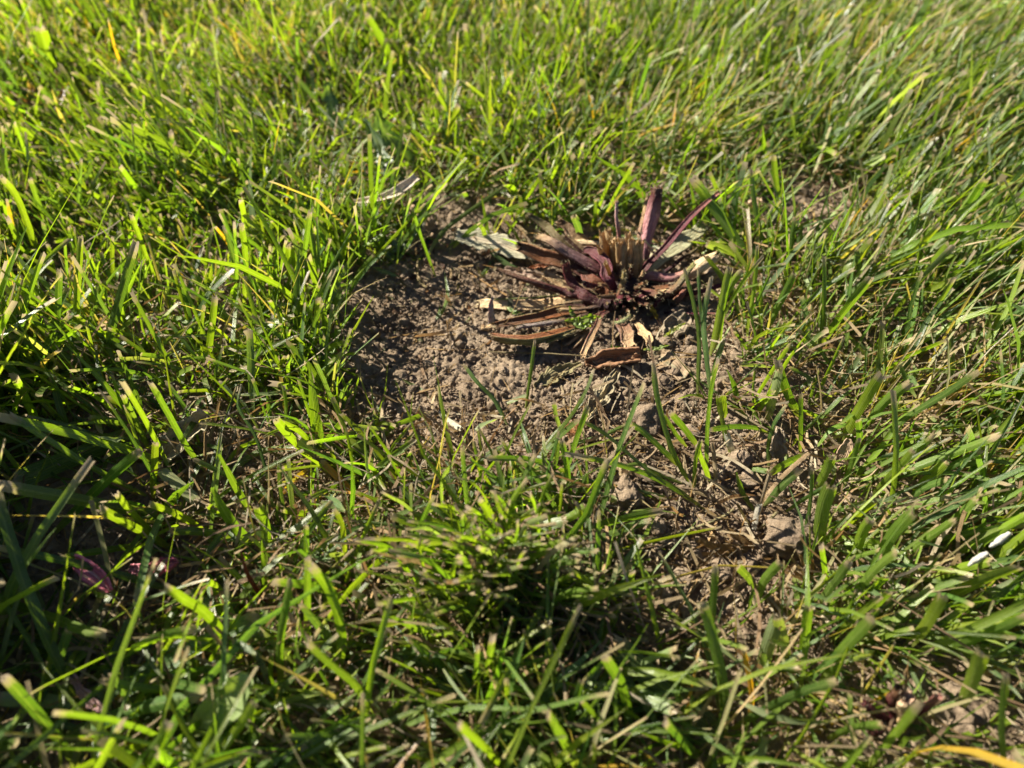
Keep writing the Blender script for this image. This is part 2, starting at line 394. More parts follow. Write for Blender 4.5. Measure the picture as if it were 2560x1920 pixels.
# ------------------------------------------------------------------ the lawn: many blades in one mesh
SS = np.array([0, .1, .27, .46, .66, .84, .95, 1.0])
def blades(name, base, az, tilt, curv, dphi, L, Wd, roll, twist, col, tip, kink=None, SS=SS, mat=None, fold=.35, across=3):
    N, K = len(base), len(SS)
    s = SS[None, :]; ds = np.diff(SS, prepend=0)[None, :]
    th = tilt[:, None] + curv[:, None]*s
    if kink is not None: th = th + np.where(s > kink[:, :1], kink[:, 1:2], 0)
    ph = az[:, None] + dphi[:, None]*s
    T = np.stack([np.sin(th)*np.cos(ph), np.sin(th)*np.sin(ph), np.cos(th)], -1)
    P = base[:, None, :] + np.cumsum(T*(ds*L[:, None])[..., None], 1)
    gz = ground_h(P[..., 0], P[..., 1]) + .0008
    P[..., 2] = np.maximum(P[..., 2], gz)
    B0 = np.stack([-np.sin(ph), np.cos(ph), np.zeros_like(ph)], -1)
    N0 = np.cross(T, B0)
    ro = roll[:, None] + twist[:, None]*s
    B = B0*np.cos(ro)[..., None] + N0*np.sin(ro)[..., None]
    Nn = np.cross(T, B)
    pointed = (tip < .5)[:, None]
    prof = np.minimum(1, .45+2.2*s)*np.where(pointed, np.clip((1-s)*2.2, .06, 1)**.7, 1-.18*s)
    hw = .5*Wd[:, None]*prof
    us = np.linspace(0, 1, across)
    V = np.empty((N, K, across, 3)); 
    for j, u in enumerate(us):
        q = (u-.5)*2
        V[:, :, j] = P + B*(hw*q)[..., None] + Nn*(hw*fold*abs(q))[..., None]
    # ragged cut ends
    V[:, -1] += T[:, -1][:, None, :]*(rng.uniform(-.9, .6, (N, across))*np.where(pointed, .1, 1)*Wd[:, None]*.5)[..., None]
    C = np.broadcast_to(np.c_[col, tip][:, None, None, :], (N, K, across, 4)).reshape(-1, 4)
    bl = np.empty((N, K, across, 3)); bl[..., 0] = us; bl[..., 1] = SS[None, :, None]; bl[..., 2] = rng.random(N)[:, None, None]
    I = np.arange(N*K*across).reshape(N, K, across)
    F = np.stack([I[:, :-1, :-1], I[:, :-1, 1:], I[:, 1:, 1:], I[:, 1:, :-1]], -1).reshape(-1, 4)
    return mesh_obj(name, V.reshape(-1, 3), F, mat or M_GRASS, col=C, bl=bl.reshape(-1, 3))

# picture x, y (2212 units), lean x, lean y, how far it leans (deg), spread (deg), length mm, width mm, shoots per cm2, dry share, bluish
CTRL = np.array([
    (150, 80, -.3, .0, 20, 14, 26, 1.9, 4.2, .24, .2), (700, 80, .1, .2, 18, 14, 27, 1.75, 4.6, .30, .15), (1200, 80, 0, .1, 16, 14, 28, 1.75, 4.6, .36, .1),
    (1700, 100, .8, .3, 34, 14, 35, 1.65, 4.4, .34, .4), (2150, 150, .9, .3, 44, 14, 34, 1.6, 4.6, .2, .5), (100, 350, -.5, .1, 26, 18, 27, 1.9, 3.6, .16, .2),
    (550, 300, -.8, .3, 38, 18, 28, 1.8, 3.6, .12, .3), (1000, 250, .1, .2, 20, 14, 27, 1.8, 4.2, .36, .1), (1500, 250, .7, .3, 30, 14, 33, 1.7, 4.0, .36, .2),
    (2000, 400, .9, .4, 42, 15, 36, 1.7, 3.8, .36, .4), (690, 600, .1, .1, 16, 12, 42, 2.2, 4.2, .1, .1), (680, 760, .1, .1, 22, 14, 38, 2.2, 3.6, .1, .1), (200, 600, -.3, .1, 24, 16, 22, 2.0, 2.4, .18, .1), (600, 600, .0, .1, 26, 18, 22, 1.9, 2.3, .14, .2),
    (750, 430, .1, .1, 60, 25, 18, 1.7, 1.9, .14, .6), (1700, 500, .3, .2, 32, 18, 27, 1.7, 2.7, .32, .3), (2000, 700, .8, .4, 44, 16, 34, 1.9, 2.8, .38, .2),
    (200, 950, -.5, .1, 56, 25, 32, 2.2, 1.5, .2, .2), (600, 850, .0, .1, 60, 25, 25, 1.7, 2.5, .28, .4), (1650, 850, .2, .2, 30, 18, 24, 1.8, 1.3, .32, .1),
    (2000, 1000, .9, .4, 54, 18, 33, 2.0, 2.3, .32, .1), (200, 1300, .1, -.1, 76, 18, 38, 2.4, .7, .2, .5), (700, 1300, 0, 0, 66, 25, 30, 1.8, 2.2, .3, .4),
    (1080, 1150, -.6, .4, 50, 25, 28, 1.7, 2.2, .16, .2), (1080, 1000, -.3, .4, 66, 20, 24, 1.5, 2.5, .26, .2), (1450, 1400, .3, 0, 68, 22, 26, 1.8, 1.1, .4, .3), (1800, 1250, .7, .3, 50, 22, 26, 1.6, 2.2, .42, .1),
    (2120, 1250, 1, .45, 66, 14, 40, 2.3, 2.2, .28, .1), (300, 1550, .1, 0, 68, 22, 38, 2.2, 1.7, .2, .5), (1100, 1500, 0, 0, 64, 26, 32, 1.9, 2.3, .32, .4),
    (1700, 1500, .5, .1, 64, 24, 34, 1.9, 2.1, .28, .3), (2120, 1550, .9, .2, 62, 20, 38, 2.2, 1.6, .26, .2),
    (-230, 1050, .1, .1, 12, 10, 72, 3.2, 5.5, .08, .1), (-260, 1300, .1, .1, 12, 10, 76, 3.2, 5.5, .08, .1), (-420, 850, .1, .1, 14, 10, 66, 3.0, 4.5, .08, .1), (-200, 800, .0, .1, 24, 14, 36, 2.4, 2.5, .1, .1)], float)  # left of view: unseen taller, denser grass added to shade the lower left
CXY = np.array([W(a/.864, b/.864)[:2] for a, b in CTRL[:, :2]])
def field(P):
    sc = np.array([1, 1/1.5])/ (.25+P[:, 1:2]).clip(.2, 2)
    d2 = (((P[:, None, :]-CXY[None])*sc[:, None, :])**2).sum(-1)
    wt = 1/(d2+.0025)**2; wt /= wt.sum(1, keepdims=True)
    return wt@CTRL[:, 2:]

def inview(P):
    x, y, zc = proj(np.c_[P, np.zeros(len(P))])
    return np.where((x > -260) & (x < 2820) & (y > -200) & (y < 2150) & ((P@np.array([0, 1.0])) > 0), 1.0, .22)
def lawn(name, label, n_try, x0, x1, y0, y1, dens, per, seed_z, extra=None, segs=SS, wmul=1.0, lmul=1.0, across=3):
    P = np.c_[rng.uniform(x0, x1, n_try), rng.uniform(y0, y1, n_try)]
    if extra is not None: P = P[extra(P)]
    f = field(P)
    big = vnoise(P[:, 0]*17, P[:, 1]*14, seed_z, 21)
    clump = np.clip(1+.55*big, .3, 1.6)*.55+.75*np.clip(vnoise(P[:, 0]*55, P[:, 1]*55, seed_z, 8)+.45, 0, 1.2)
    area = (x1-x0)*(y1-y0)*1e4
    keep = rng.random(len(P)) < f[:, 6]*dens*clump*area/n_try*(1-.998*bare(P))*inview(P)
    P, f = P[keep], f[keep]
    P = np.repeat(P, per, 0); f = np.repeat(f, per, 0); n = len(P)
    k = np.tile(np.arange(per), n//per)
    jit = rng.normal(0, .0009, (n, 2)); P = P+jit
    base = np.c_[P, ground_h(P[:, 0], P[:, 1])-.0015]
    lean = f[:, :2]; mag = np.linalg.norm(lean, axis=1)
    az = np.arctan2(lean[:, 1], lean[:, 0]) + rng.normal(0, 1, n)*(.35+1.6*(1-np.clip(mag, 0, 1)))
    tilt = np.radians(np.clip(f[:, 2]*.55 + rng.normal(0, 1, n)*f[:, 3]*.8, 1, 80))
    curv = np.radians(f[:, 2]*.7*rng.uniform(.2, 1.6, n) + rng.exponential(10, n))
    big = vnoise(P[:, 0]*17, P[:, 1]*14, seed_z, 21); sw = vnoise(P[:, 0]*22, P[:, 1]*18, seed_z, 22)
    az = az + 1.3*sw*np.clip(1.2-mag, .25, 1)
    L = f[:, 4]/1000*np.exp(rng.normal(-.05, .30, n)+.28*big)*lmul
    Wd = f[:, 5]/1000*np.exp(rng.normal(-.24, .38, n))*wmul
    low = rng.random(n) < .30; L = np.where(low, L*rng.uniform(.3, .6, n), L); tilt = np.where(low, tilt+rng.uniform(0, .8, n), tilt)
    tilt = np.minimum(tilt, 1.45)
    col = np.array([PAL['g']]*n); r = rng.random(n)
    yel = r < .46+.26*np.clip((P[:, 1]-.22)*4, 0, 1); col[yel] = PAL['y']; dk = (r > .82); col[dk] = PAL['d']
    bl = rng.random(n) < f[:, 8]*.5; col[bl] = PAL['b']; pl = rng.random(n) < f[:, 8]*.06; col[pl] = PAL['p']
    st_ = np.clip(vnoise(P[:, 0]*26, P[:, 1]*20, seed_z, 23)-.15, 0, 1)*1.6; dry = rng.random(n) < f[:, 7]*(.35+st_); col[dry] = PAL['s']; o = rng.random(n) < .012; col[o] = PAL['o']
    col = col*np.exp(rng.normal(0, .16, (n, 1)))*np.exp(rng.normal(0, .07, (n, 3)))
    Wd = np.where(dry, Wd*.55, Wd)
    tip = (rng.random(n) < .72)*rng.uniform(.7, 1, n)
    kink = np.c_[np.where(rng.random(n) < .10, rng.uniform(.3, .8, n), 2), rng.normal(0, .8, n)]
    o = blades(name, base, az, tilt, curv, rng.normal(0, .35, n), L, Wd, rng.normal(0, .9, n), rng.normal(0, .7, n), col, tip, kink, SS=segs, across=across)
    return tag(o, label, 'grass', kind='stuff')
def is_near(P): return (P[:, 1] < .29) & (np.abs(P[:, 0]) < .27)
def is_far(P): return ~is_near(P)
lawn('lawn_grass', 'green mown lawn grass close round the bare earth and in front of it', 26000, -.27, .27, -.12, .29, 1.3, 3, 0.0, None, segs=np.array([0, .12, .36, .62, .9, 1.0]))
lawn('lawn_grass', 'short mown green lawn grass stretching away behind the bare earth', 110000, -.95, .95, -.12, 1.10, 1.55, 3, 0.0, is_far, segs=np.array([0, .3, .62, .94, 1.0]), across=2)
def ring(P): return ~((np.abs(P[:, 0]) < .93) & (P[:, 1] > -.10) & (P[:, 1] < 1.13))
lawn('lawn_grass', 'outer reach of the mown green lawn around the cut plant', 26000, -2.2, 2.2, -1.4, 3.0, .10*3, 2, 3.0, ring, segs=np.array([0, .5, 1.0]), wmul=2.0, across=2)

# ------------------------------------------------------------------ dry thatch and clippings lying in the grass
def litter(name, label, cat, n, y0, y1, xw, Lr, Wr, cols, zr, tiltr, barew, curvr=.6, mat=None, x0=None):
    P = np.c_[rng.uniform(-xw if x0 is None else x0, xw, n*3), rng.uniform(y0, y1, n*3)**1.0]
    b = bare(P); f = field(P)
    keep = rng.random(len(P)) < np.clip((1-b)*(.35+f[:, 7]*1.6) + b*barew, 0, 1)
    P = P[keep][:n]; n = len(P)
    L = rng.uniform(*Lr, n)*rng.uniform(.5, 1, n); Wd = rng.uniform(*Wr, n)
    z = ground_h(P[:, 0], P[:, 1]) + .001 + np.abs(rng.normal(0, zr, n))*(1-.85*bare(P))
    tilt = PI/2 + rng.normal(0, tiltr, n)
    c = np.array([cols[i] for i in rng.integers(0, len(cols), n)])*np.exp(rng.normal(0, .2, (n, 1)))
    kink = np.c_[np.where(rng.random(n) < .3, rng.uniform(.3, .7, n), 2), rng.normal(0, .5, n)]
    o = blades(name, np.c_[P, z], rng.uniform(0, 6.28, n), tilt, rng.normal(0, curvr, n)*.5, rng.normal(0, curvr, n), L, Wd,
               rng.normal(0, .7, n), rng.normal(0, 1.2, n), c, np.ones(n)*(.6 if mat is None else 0.8), kink,
               SS=np.array([0, .3, .6, .9, 1.0]), mat=mat or M_GRASS, fold=.5, across=3 if mat is None else 2)
    return tag(o, label, cat, kind='stuff')
STRAW = [(.44, .34, .20), (.50, .40, .25), (.36, .25, .14), (.46, .32, .16), (.30, .20, .12), (.52, .45, .32)]
litter('dry_thatch', 'thin dry straw lying tangled at the foot of the grass', 'thatch', 26000, .03, .75, .55, (.008, .032), (.0004, .0014), STRAW, .006, .28, .16, mat=M_DRY)
litter('grass_clippings', 'cut green and grey-green clippings scattered low in the lawn', 'clippings', 4200, .03, .75, .55, (.007, .026), (.0009, .0024),
       [PAL['p'], PAL['b'], PAL['g'], PAL['p'], (.20, .25, .13)], .009, .28, .012)
litter('root_fibres', 'hair-thin pale fibres and chaff caught on the bare soil', 'plant fibres', 1300, .08, .34, .2, (.004, .016), (.00012, .00045),
       STRAW, .002, .25, 1.0, 1.6, mat=M_DRY)
litter('dry_thatch', 'short straw bits littering the front right part of the bare soil', 'thatch', 260, .12, .235, .15, (.006, .030), (.0004, .0013), STRAW, .004, .16, 1.0, .5, mat=M_DRY, x0=.015)
litter('leaf_crumbs', 'crumbled brown leaf bits strewn on the soil round the cut plant', 'plant debris', 520, .235, .325, .11, (.002, .009), (.0006, .0024),
       [(.30, .20, .12), (.22, .13, .08), (.42, .33, .2), (.2, .2, .1), (.12, .07, .05)], .0015, .4, 1.0, 1.6, mat=M_DRY, x0=-.06)
litter('dry_thatch', 'tangled straw at the foot of the central tuft', 'thatch', 1500, .10, .20, .09, (.008, .030), (.0004, .0013), STRAW, .008, .3, .5, .6, mat=M_DRY, x0=-.12)

# ------------------------------------------------------------------ single blades, each along its own curve
CAMP = np.array([0, 0, CAM_H])
def px_m(P):
    """metres across one picture pixel at P"""
    return ((P-CAMP)@FWD)*2*TH/2560
def lift(crop, pts, z0, zt, ease=1.0):
    """picture curve -> curve in the place, rising from height z0 to zt (mm)"""
    q = np.array([full(crop, *p) for p in pts]); seg = np.r_[0, np.cumsum(np.linalg.norm(np.diff(q, axis=0), axis=1))]; s = seg/seg[-1]
    out = []
    for (x, y), t in zip(q, s):
        g = gh(W(x, y, 0)) ; out.append(W(x, y, g+(z0+(zt-z0)*t**ease)/1000))
    return np.array(out)
def guess_z(crop, pts):
    a, b = full(crop, *pts[0]), full(crop, *pts[-1]); P = W(*a)
    k = px_m(P)*1000; dy, dx = (a[1]-b[1])*k, abs(a[0]-b[0])*k
    d = P-CAMP; c = math.hypot(d[0], d[1])/np.linalg.norm(d)
    return float(np.clip(max(dy, 0)/c*.80 + dx*.22 + 2, 4, 52))
def blade_arrays(P, wid, col, tip, roll, fold, frayed=True, taper=True):
    """one leaf of grass along P (n,3), wid metres; returns verts, faces, colours, bl"""
    n = len(P); T = norm(np.gradient(P, axis=0)); s = np.r_[0, np.cumsum(np.linalg.norm(np.diff(P, axis=0), axis=1))]; s = s/s[-1]
    view = norm(CAMP-P); B = norm(np.cross(T, view)); Nn = np.cross(B, T)
    ro = roll + .25*np.sin(s*3+roll*7)
    Bq = B*np.cos(ro)[:, None]+Nn*np.sin(ro)[:, None]; Nq = np.cross(Bq, T)
    prof = np.minimum(1, .55+2.4*s)
    if taper: prof = prof*np.where(s > .93, 1-.3*(s-.93)/.07, 1) if tip else prof*np.clip((1-s)*2.6, .05, 1)**.7
    if prof[0] < .99: prof = np.maximum(prof, .35)
    A = 5; us = np.linspace(0, 1, A); V = np.empty((n, A, 3))
    rag = rng.uniform(-1.0, .5, A)*wid*.5*(1 if tip else .1)
    for j, u in enumerate(us):
        q = (u-.5)*2; V[:, j] = P+Bq*(.5*wid*prof*q)[:, None]-Nq*(.5*wid*prof*fold*abs(q))[:, None]
    V[-1] += T[-1]*rag[:, None]
    V = V + (.00005*rng.normal(0, 1, V.shape))
    bl = np.empty((n, A, 3)); bl[..., 0] = us; bl[..., 1] = s[:, None]; bl[..., 2] = rng.random()
    I = np.arange(n*A).reshape(n, A)
    F = np.stack([I[:-1, :-1], I[:-1, 1:], I[1:, 1:], I[1:, :-1]], -1).reshape(-1, 4)
    V = V.reshape(-1, 3); bl = bl.reshape(-1, 3); C = np.tile(np.r_[col, 1.0 if tip else 0.0], (len(V), 1))
    if tip and frayed and wid > .0008:
        for _ in range(4):      # torn fibres at the mown end
            u = rng.uniform(-.45, .45); p = P[-1]+Bq[-1]*u*wid-T[-1]*wid*.4
            d = norm(T[-1]+.45*rng.normal(0, 1, 3)); ln = wid*rng.uniform(.4, 1.1); hw = wid*.045
            f = np.array([p-Bq[-1]*hw, p+Bq[-1]*hw, p+d*ln])
            F = np.vstack([F, [[len(V), len(V)+1, len(V)+2, len(V)+2]]]); V = np.vstack([V, f])
            C = np.vstack([C, np.tile(np.r_[PAL['s'], 1.], (3, 1))]); bl = np.vstack([bl, [[.5, 1, .5]]*3])
    return V, F, C, bl
def grass_leaf(crop, pts, wpx, kind, zt=None, z0=1.0, parent=None, roll=None, tip=1, fold=None, name='leaf', label=None, mat=None, ease=1.0):
    if zt is None: zt = guess_z(crop, pts)
    P = lift(crop, pts, z0, zt, ease); P = spline(P, 14)
    P[-2] = P[-2]*.5+P[-1]*.5
    wid = .86*wpx/CROPS[crop][2]*np.mean([px_m(p) for p in P])
    col = np.array(PAL[kind])*np.exp(rng.normal(0, .10))*np.exp(rng.normal(0, .05, 3))
    if roll is None: roll = rng.uniform(-.6, .6)
    V, F, C, bl = blade_arrays(P, wid/max(.75, abs(math.cos(roll))), col, tip, roll, rng.uniform(.15, .5) if fold is None else fold)
    m = mat or (M_DRY if kind in 'stw' else M_GRASS)
    if parent is not None: V = rel(V, parent)
    tri = F[F[:, 2] == F[:, 3]][:, :3]; quad = F[F[:, 2] != F[:, 3]]
    o = mesh_obj(name, V, [quad, tri], m, parent, C, bl)
    if label: o['label'] = label
    return o
def tuft(name, label, cat, leaves, group=None):
    """leaves: (crop, [(x, y) base ... tip], width px, kind[, height mm[, options]])"""
    c, pts = leaves[0][0], leaves[0][1]; b = W(*full(c, *pts[0])); b[2] = gh(b)
    root = thing(name, label, cat, b, group)
    for lf in leaves:
        kw = dict(lf[5]) if len(lf) > 5 else {}
        grass_leaf(lf[0], lf[1], lf[2], lf[3], lf[4] if len(lf) > 4 else None, parent=root, **kw)
    return root
def single(label, crop, pts, wpx, kind, zt=None, cat='grass blade', name='grass_sprout', group=None, **kw):
    o = grass_leaf(crop, pts, wpx, kind, zt, name=name, **kw)
    return tag(o, label, cat, group)

TG = 'grass tufts standing out of the lawn'; SG = 'single grass blades standing out of the lawn'
T = lambda label, leaves: tuft('grass_tuft', label, 'grass tuft', leaves, TG)
B = lambda label, crop, pts, w_, kind, zt=None, **kw: single(label, crop, pts, w_, kind, zt, group=SG, **kw)

# --- left of the bare earth
T('tall upright bright wide blades at the left, one steeply tilted dark blade crossing them', [
    ('d4', [(520, 1390), (530, 900), (555, 520)], 46, 'y'), ('d4', [(375, 1440), (395, 1100), (410, 760)], 50, 'd'),
    ('d4', [(620, 1480), (720, 1300), (830, 950), (940, 560)], 62, 'd', 50), ('d4', [(500, 1000), (470, 800), (450, 560)], 24, 'g'),
    ('d4', [(450, 1320), (470, 1180), (480, 1040)], 40, 'g')])
T('short wide upright yellow-green blades with torn tips at the left edge of the picture', [
    ('d4', [(200, 1560), (150, 1350), (95, 1160)], 92, 'y'), ('d4', [(130, 1300), (135, 1100), (145, 930)], 50, 'g'),
    ('d4', [(320, 1520), (325, 1350), (322, 1190)], 34, 'y'), ('d4', [(40, 1560), (20, 1300), (10, 1080)], 50, 'g'),
    ('d4', [(90, 1450), (70, 1370), (55, 1290)], 55, 'y')])
T('upright tuft with one very wide fringed bright blade just left of the bare earth', [
    ('d4', [(2040, 1030), (2015, 800), (2000, 580)], 72, 'y', None, {'roll': .1}), ('d4', [(2070, 1010), (2100, 700), (2145, 350)], 38, 'g'),
    ('d4', [(2090, 1050), (2110, 880), (2120, 715)], 24, 'y'), ('d4', [(1885, 960), (1905, 750), (1922, 525)], 30, 'g')])
T('tall close-set blades left of the fringed tuft, one stacked above a shorter cut one', [
    ('d4', [(1690, 1020), (1700, 700), (1668, 430)], 44, 'y'), ('d4', [(1660, 1000), (1620, 700), (1545, 450)], 38, 'b'),
    ('d4', [(1610, 1050), (1640, 750), (1620, 420)], 30, 'g'), ('d4', [(1700, 560), (1690, 400), (1665, 270)], 45, 'y', 40)])
T('clump of short broad bright blades low at the left margin of the bare earth', [
    ('c2', [(40, 1659), (80, 1450), (122, 1250)], 62, 'y'), ('c2', [(220, 1659), (185, 1350), (130, 1120)], 52, 'g'),
    ('c2', [(250, 1640), (270, 1500), (295, 1370)], 62, 'b'), ('c2', [(30, 1320), (80, 1100), (130, 870)], 26, 'g')])
T('two bent blades arching towards the bare earth from its left edge', [
    ('c2', [(20, 1060), (170, 950), (350, 860)], 80, 'g', 14), ('c2', [(160, 1240), (290, 1160), (430, 1070)], 26, 'y', 10)])
B('long thin stem running diagonally down across the upright blades at the left', 'd4', [(1260, 1510), (1000, 1370), (720, 1230), (340, 880), (-60, 520)], 38, 'g', 34)
T('leaning yellow-green blades crossing near the upper left edge, below the dark red leaves', [
    ('d4', [(300, 760), (130, 290), (0, 110)], 46, 'y'), ('d4', [(290, 800), (150, 600), (50, 390)], 38, 'y'), ('d4', [(390, 560), (300, 380), (205, 120)], 36, 'g')])
T('fan of narrow sunlit blades in the middle of the left lawn', [
    ('d4', [(1110, 950), (970, 560), (905, 375)], 40, 'y'), ('d4', [(730, 1010), (660, 780), (605, 635)], 38, 'y'),
    ('d4', [(785, 960), (778, 740), (775, 530)], 30, 'y'), ('d4', [(910, 820), (960, 790), (1030, 745)], 30, 'g'), ('d4', [(1070, 760), (1100, 660), (1145, 550)], 26, 'y')])
B('straight dark narrow blade standing alone in the upper left lawn', 'd4', [(525, 480), (545, 250), (562, -10)], 24, 'b')
B('wide bright blade standing tall above the others in the top left corner', 'd1', [(385, 640), (340, 420), (278, 185)], 92, 'y', 42, roll=.2)
B('dark green narrow upright blade right of the dark red leaves', 'd1', [(885, 1080), (865, 900), (838, 735)], 38, 'd')
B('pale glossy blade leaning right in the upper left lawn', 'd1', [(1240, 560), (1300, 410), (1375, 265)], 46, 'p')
B('broad translucent blade pointing straight down the slope of the upper left lawn', 'd1', [(1190, 1290), (1190, 1100), (1178, 900)], 46, 'd')
T('left-leaning bright blades between the upper left lawn and the pale withered leaves', [
    ('d1', [(1860, 1130), (1700, 1010), (1540, 900)], 44, 'y'), ('d1', [(1720, 1160), (1600, 1020), (1480, 890)], 44, 'y'),
    ('d1', [(1470, 1010), (1420, 860), (1370, 730)], 36, 'y'), ('d1', [(980, 1180), (860, 1110), (750, 980)], 36, 'g'), ('d1', [(1660, 780), (1590, 700), (1500, 640)], 34, 'y')])
B('short cut yellow-green blade standing upright beside an orange one', 'd1', [(1325, 1040), (1322, 950), (1318, 870)], 34, 'y')
B('vivid orange dead blade among green ones in the upper left lawn', 'd1', [(1108, 1260), (1112, 1180), (1115, 1105)], 28, 'o')
B('orange-yellow dead blade tip slanting in the left lawn', 'd1', [(1270, 950), (1210, 890), (1140, 835)], 32, 'o')
T('wide downward-slanting ribbed blades in the left lawn beside the lying pale blade', [
    ('d4', [(1750, 1290), (1520, 1040), (1320, 925)], 58, 'y', 18), ('d4', [(1960, 1460), (1850, 1320), (1700, 1180)], 60, 'y', 20),
    ('d4', [(2020, 1530), (1700, 1390), (1380, 1215)], 36, 'g', 16), ('d4', [(1405, 1520), (1450, 1250), (1488, 930)], 50, 'y'),
    ('d4', [(1445, 1140), (1400, 950), (1345, 770)], 34, 'g')])
B('pale grey-green blade lying flat in the left lawn', 'd4', [(1360, 1300), (1180, 1240), (940, 1215)], 62, 'p', 8, roll=.1)
T('upright blades left of the dark soil edge, the rightmost glowing yellow', [
    ('d4', [(2150, 1440), (2180, 1180), (2200, 950)], 46, 'y'), ('d4', [(2110, 1200), (2160, 1020), (2212, 860)], 22, 'g')])
B('wide glossy blue-green blade leaning right behind the left edge of the bare earth', 'c2', [(10, 810), (150, 560), (310, 250)], 92, 'b', 26, roll=.05, fold=.1)
T('small thin green shoots above the blue-green glossy blade', [
    ('c2', [(350, 800), (290, 650), (255, 480)], 30, 'y'), ('c2', [(430, 280), (560, 180), (640, 20)], 30, 'y'), ('c2', [(400, 250), (360, 90), (320, -40)], 34, 'y'),
    ('c2', [(590, 440), (680, 360), (770, 300)], 34, 'g', 8), ('c2', [(0, 170), (60, 120), (130, 70)], 42, 'y', 14)])
# --- on the bare earth
T('two-bladed shoot spreading in a V from bare soil, its right blade long and arched', [
    ('c2', [(1140, 940), (1060, 720), (990, 520), (935, 340)], 32, 'g'), ('c2', [(1072, 748), (1200, 550), (1410, 385), (1620, 240), (1750, 140)], 44, 'g', 16, {'z0': 5.0})])
T('tiny curved bright green seedling alone on the bare soil left of the cut plant', [
    ('c2', [(1115, 1345), (1200, 1225), (1240, 1080), (1213, 900)], 36, 'g', 9, {'tip': 0, 'roll': .1}), ('c2', [(1130, 1330), (1165, 1250), (1170, 1185)], 22, 'g', 5, {'tip': 0})])
B('narrow upright speckled blade standing alone in front of the cut plant', 'c1', [(455, 1720), (500, 1400), (525, 1212)], 31, 'g', 26, roll=.1)
B('pale grey-green blade leaning left over the bare soil beside the lone upright blade', 'c1', [(330, 1860), (225, 1659), (100, 1530), (-10, 1390)], 34, 'b', 15)
T('arched blade and its low twin crossing on the soil below the torn withered leaf', [
    ('c5', [(-10, 665), (150, 470), (300, 250), (372, 60)], 27, 'g', 30), ('c5', [(-10, 640), (100, 500), (200, 400), (330, 250)], 16, 'p', 12)])
B('long straight-lying bright blade across the bare soil below the torn leaf', 'c5', [(0, 640), (250, 575), (430, 520), (615, 440)], 32, 'g', 6)
T('tall splayed shoot with a frayed upright middle blade on the front bare earth', [
    ('c5', [(1075, 920), (940, 690), (850, 430), (800, 200), (783, 20)], 42, 'g', 38, {'roll': .15}),
    ('c5', [(950, 730), (800, 580), (690, 480), (610, 435)], 46, 'd', 22, {'z0': 8.0}), ('c5', [(1090, 600), (1000, 480), (900, 360)], 52, 'g', 22, {'z0': 6.0}),
    ('c5', [(1010, 600), (930, 500), (850, 370)], 30, 'g', 22, {'z0': 7.0}), ('c5', [(1060, 900), (1075, 700), (1112, 550)], 34, 'y'),
    ('c5', [(1185, 840), (1130, 700), (1088, 585)], 44, 'y'), ('c5', [(1215, 880), (1205, 700), (1190, 570)], 34, 's', 12)])
T('long low shoot with blades arching far to the left over the clods', [
    ('c5', [(1140, 1030), (870, 850), (600, 740), (340, 680), (170, 650)], 42, 'g', 24), ('c5', [(870, 860), (650, 680), (450, 510), (270, 415)], 30, 'b', 24, {'z0': 8.0}),
    ('c5', [(1000, 985), (700, 920), (380, 850), (130, 800), (0, 740)], 46, 'b', 9), ('c5', [(1000, 860), (850, 800), (700, 720), (560, 735)], 30, 'g', 8)])
B('pale torn blade curling down onto the clods below the long low shoot', 'c5', [(120, 830), (320, 900), (560, 980)], 58, 'p', 5, z0=7.0, roll=.1)
B('thin dark green blade reaching straight up at the right end of the bare earth', 'c5', [(1150, 830), (1158, 500), (1185, 220), (1235, -20)], 36, 'd', 46)
T('stubby wide mown blade with a frayed flat top and white bulbous foot', [
    ('c5', [(1310, 640), (1270, 480), (1255, 370)], 34, 'y', 12), ('c5', [(1262, 400), (1255, 320), (1250, 240)], 84, 'y', 22, {'z0': 11.0, 'roll': .1}),
    ('c5', [(1330, 640), (1310, 580), (1290, 510)], 50, 'w', 8)])
B('arched narrow blade bowing left behind the stubby mown blade', 'c5', [(1580, 510), (1480, 470), (1330, 460), (1170, 485)], 38, 'g', 12)
B('tube-like upright cut blade beside the shrivelled seed husk', 'c5', [(1800, 650), (1803, 430), (1802, 228)], 34, 'g')
B('slim bent blade in front of the shrivelled seed husk', 'c5', [(1580, 760), (1578, 580), (1620, 440), (1700, 310)], 28, 'd', 22)
T('broad slanting blades behind the shrivelled seed husk', [
    ('c5', [(1790, 400), (1700, 210), (1635, 0)], 62, 'g'), ('c5', [(1570, 420), (1610, 240), (1650, 60)], 62, 'p', 24), ('c5', [(1740, 600), (1800, 520), (1970, 350)], 26, 'y', 16)])
T('dark green broad low blade with a pale shredded tip right of the clods', [
    ('c5', [(1400, 790), (1480, 760), (1580, 770)], 46, 'g', 6), ('c5', [(1590, 790), (1700, 720), (1860, 650)], 62, 'g', 12, {'z0': 4.0}),
    ('c5', [(1540, 1010), (1680, 860), (1800, 750)], 64, 'd', 18)])
B('short pale green blade with a rounded tip curving up from the clods', 'c5', [(1475, 1040), (1400, 920), (1355, 775)], 38, 'g', 14, tip=0)
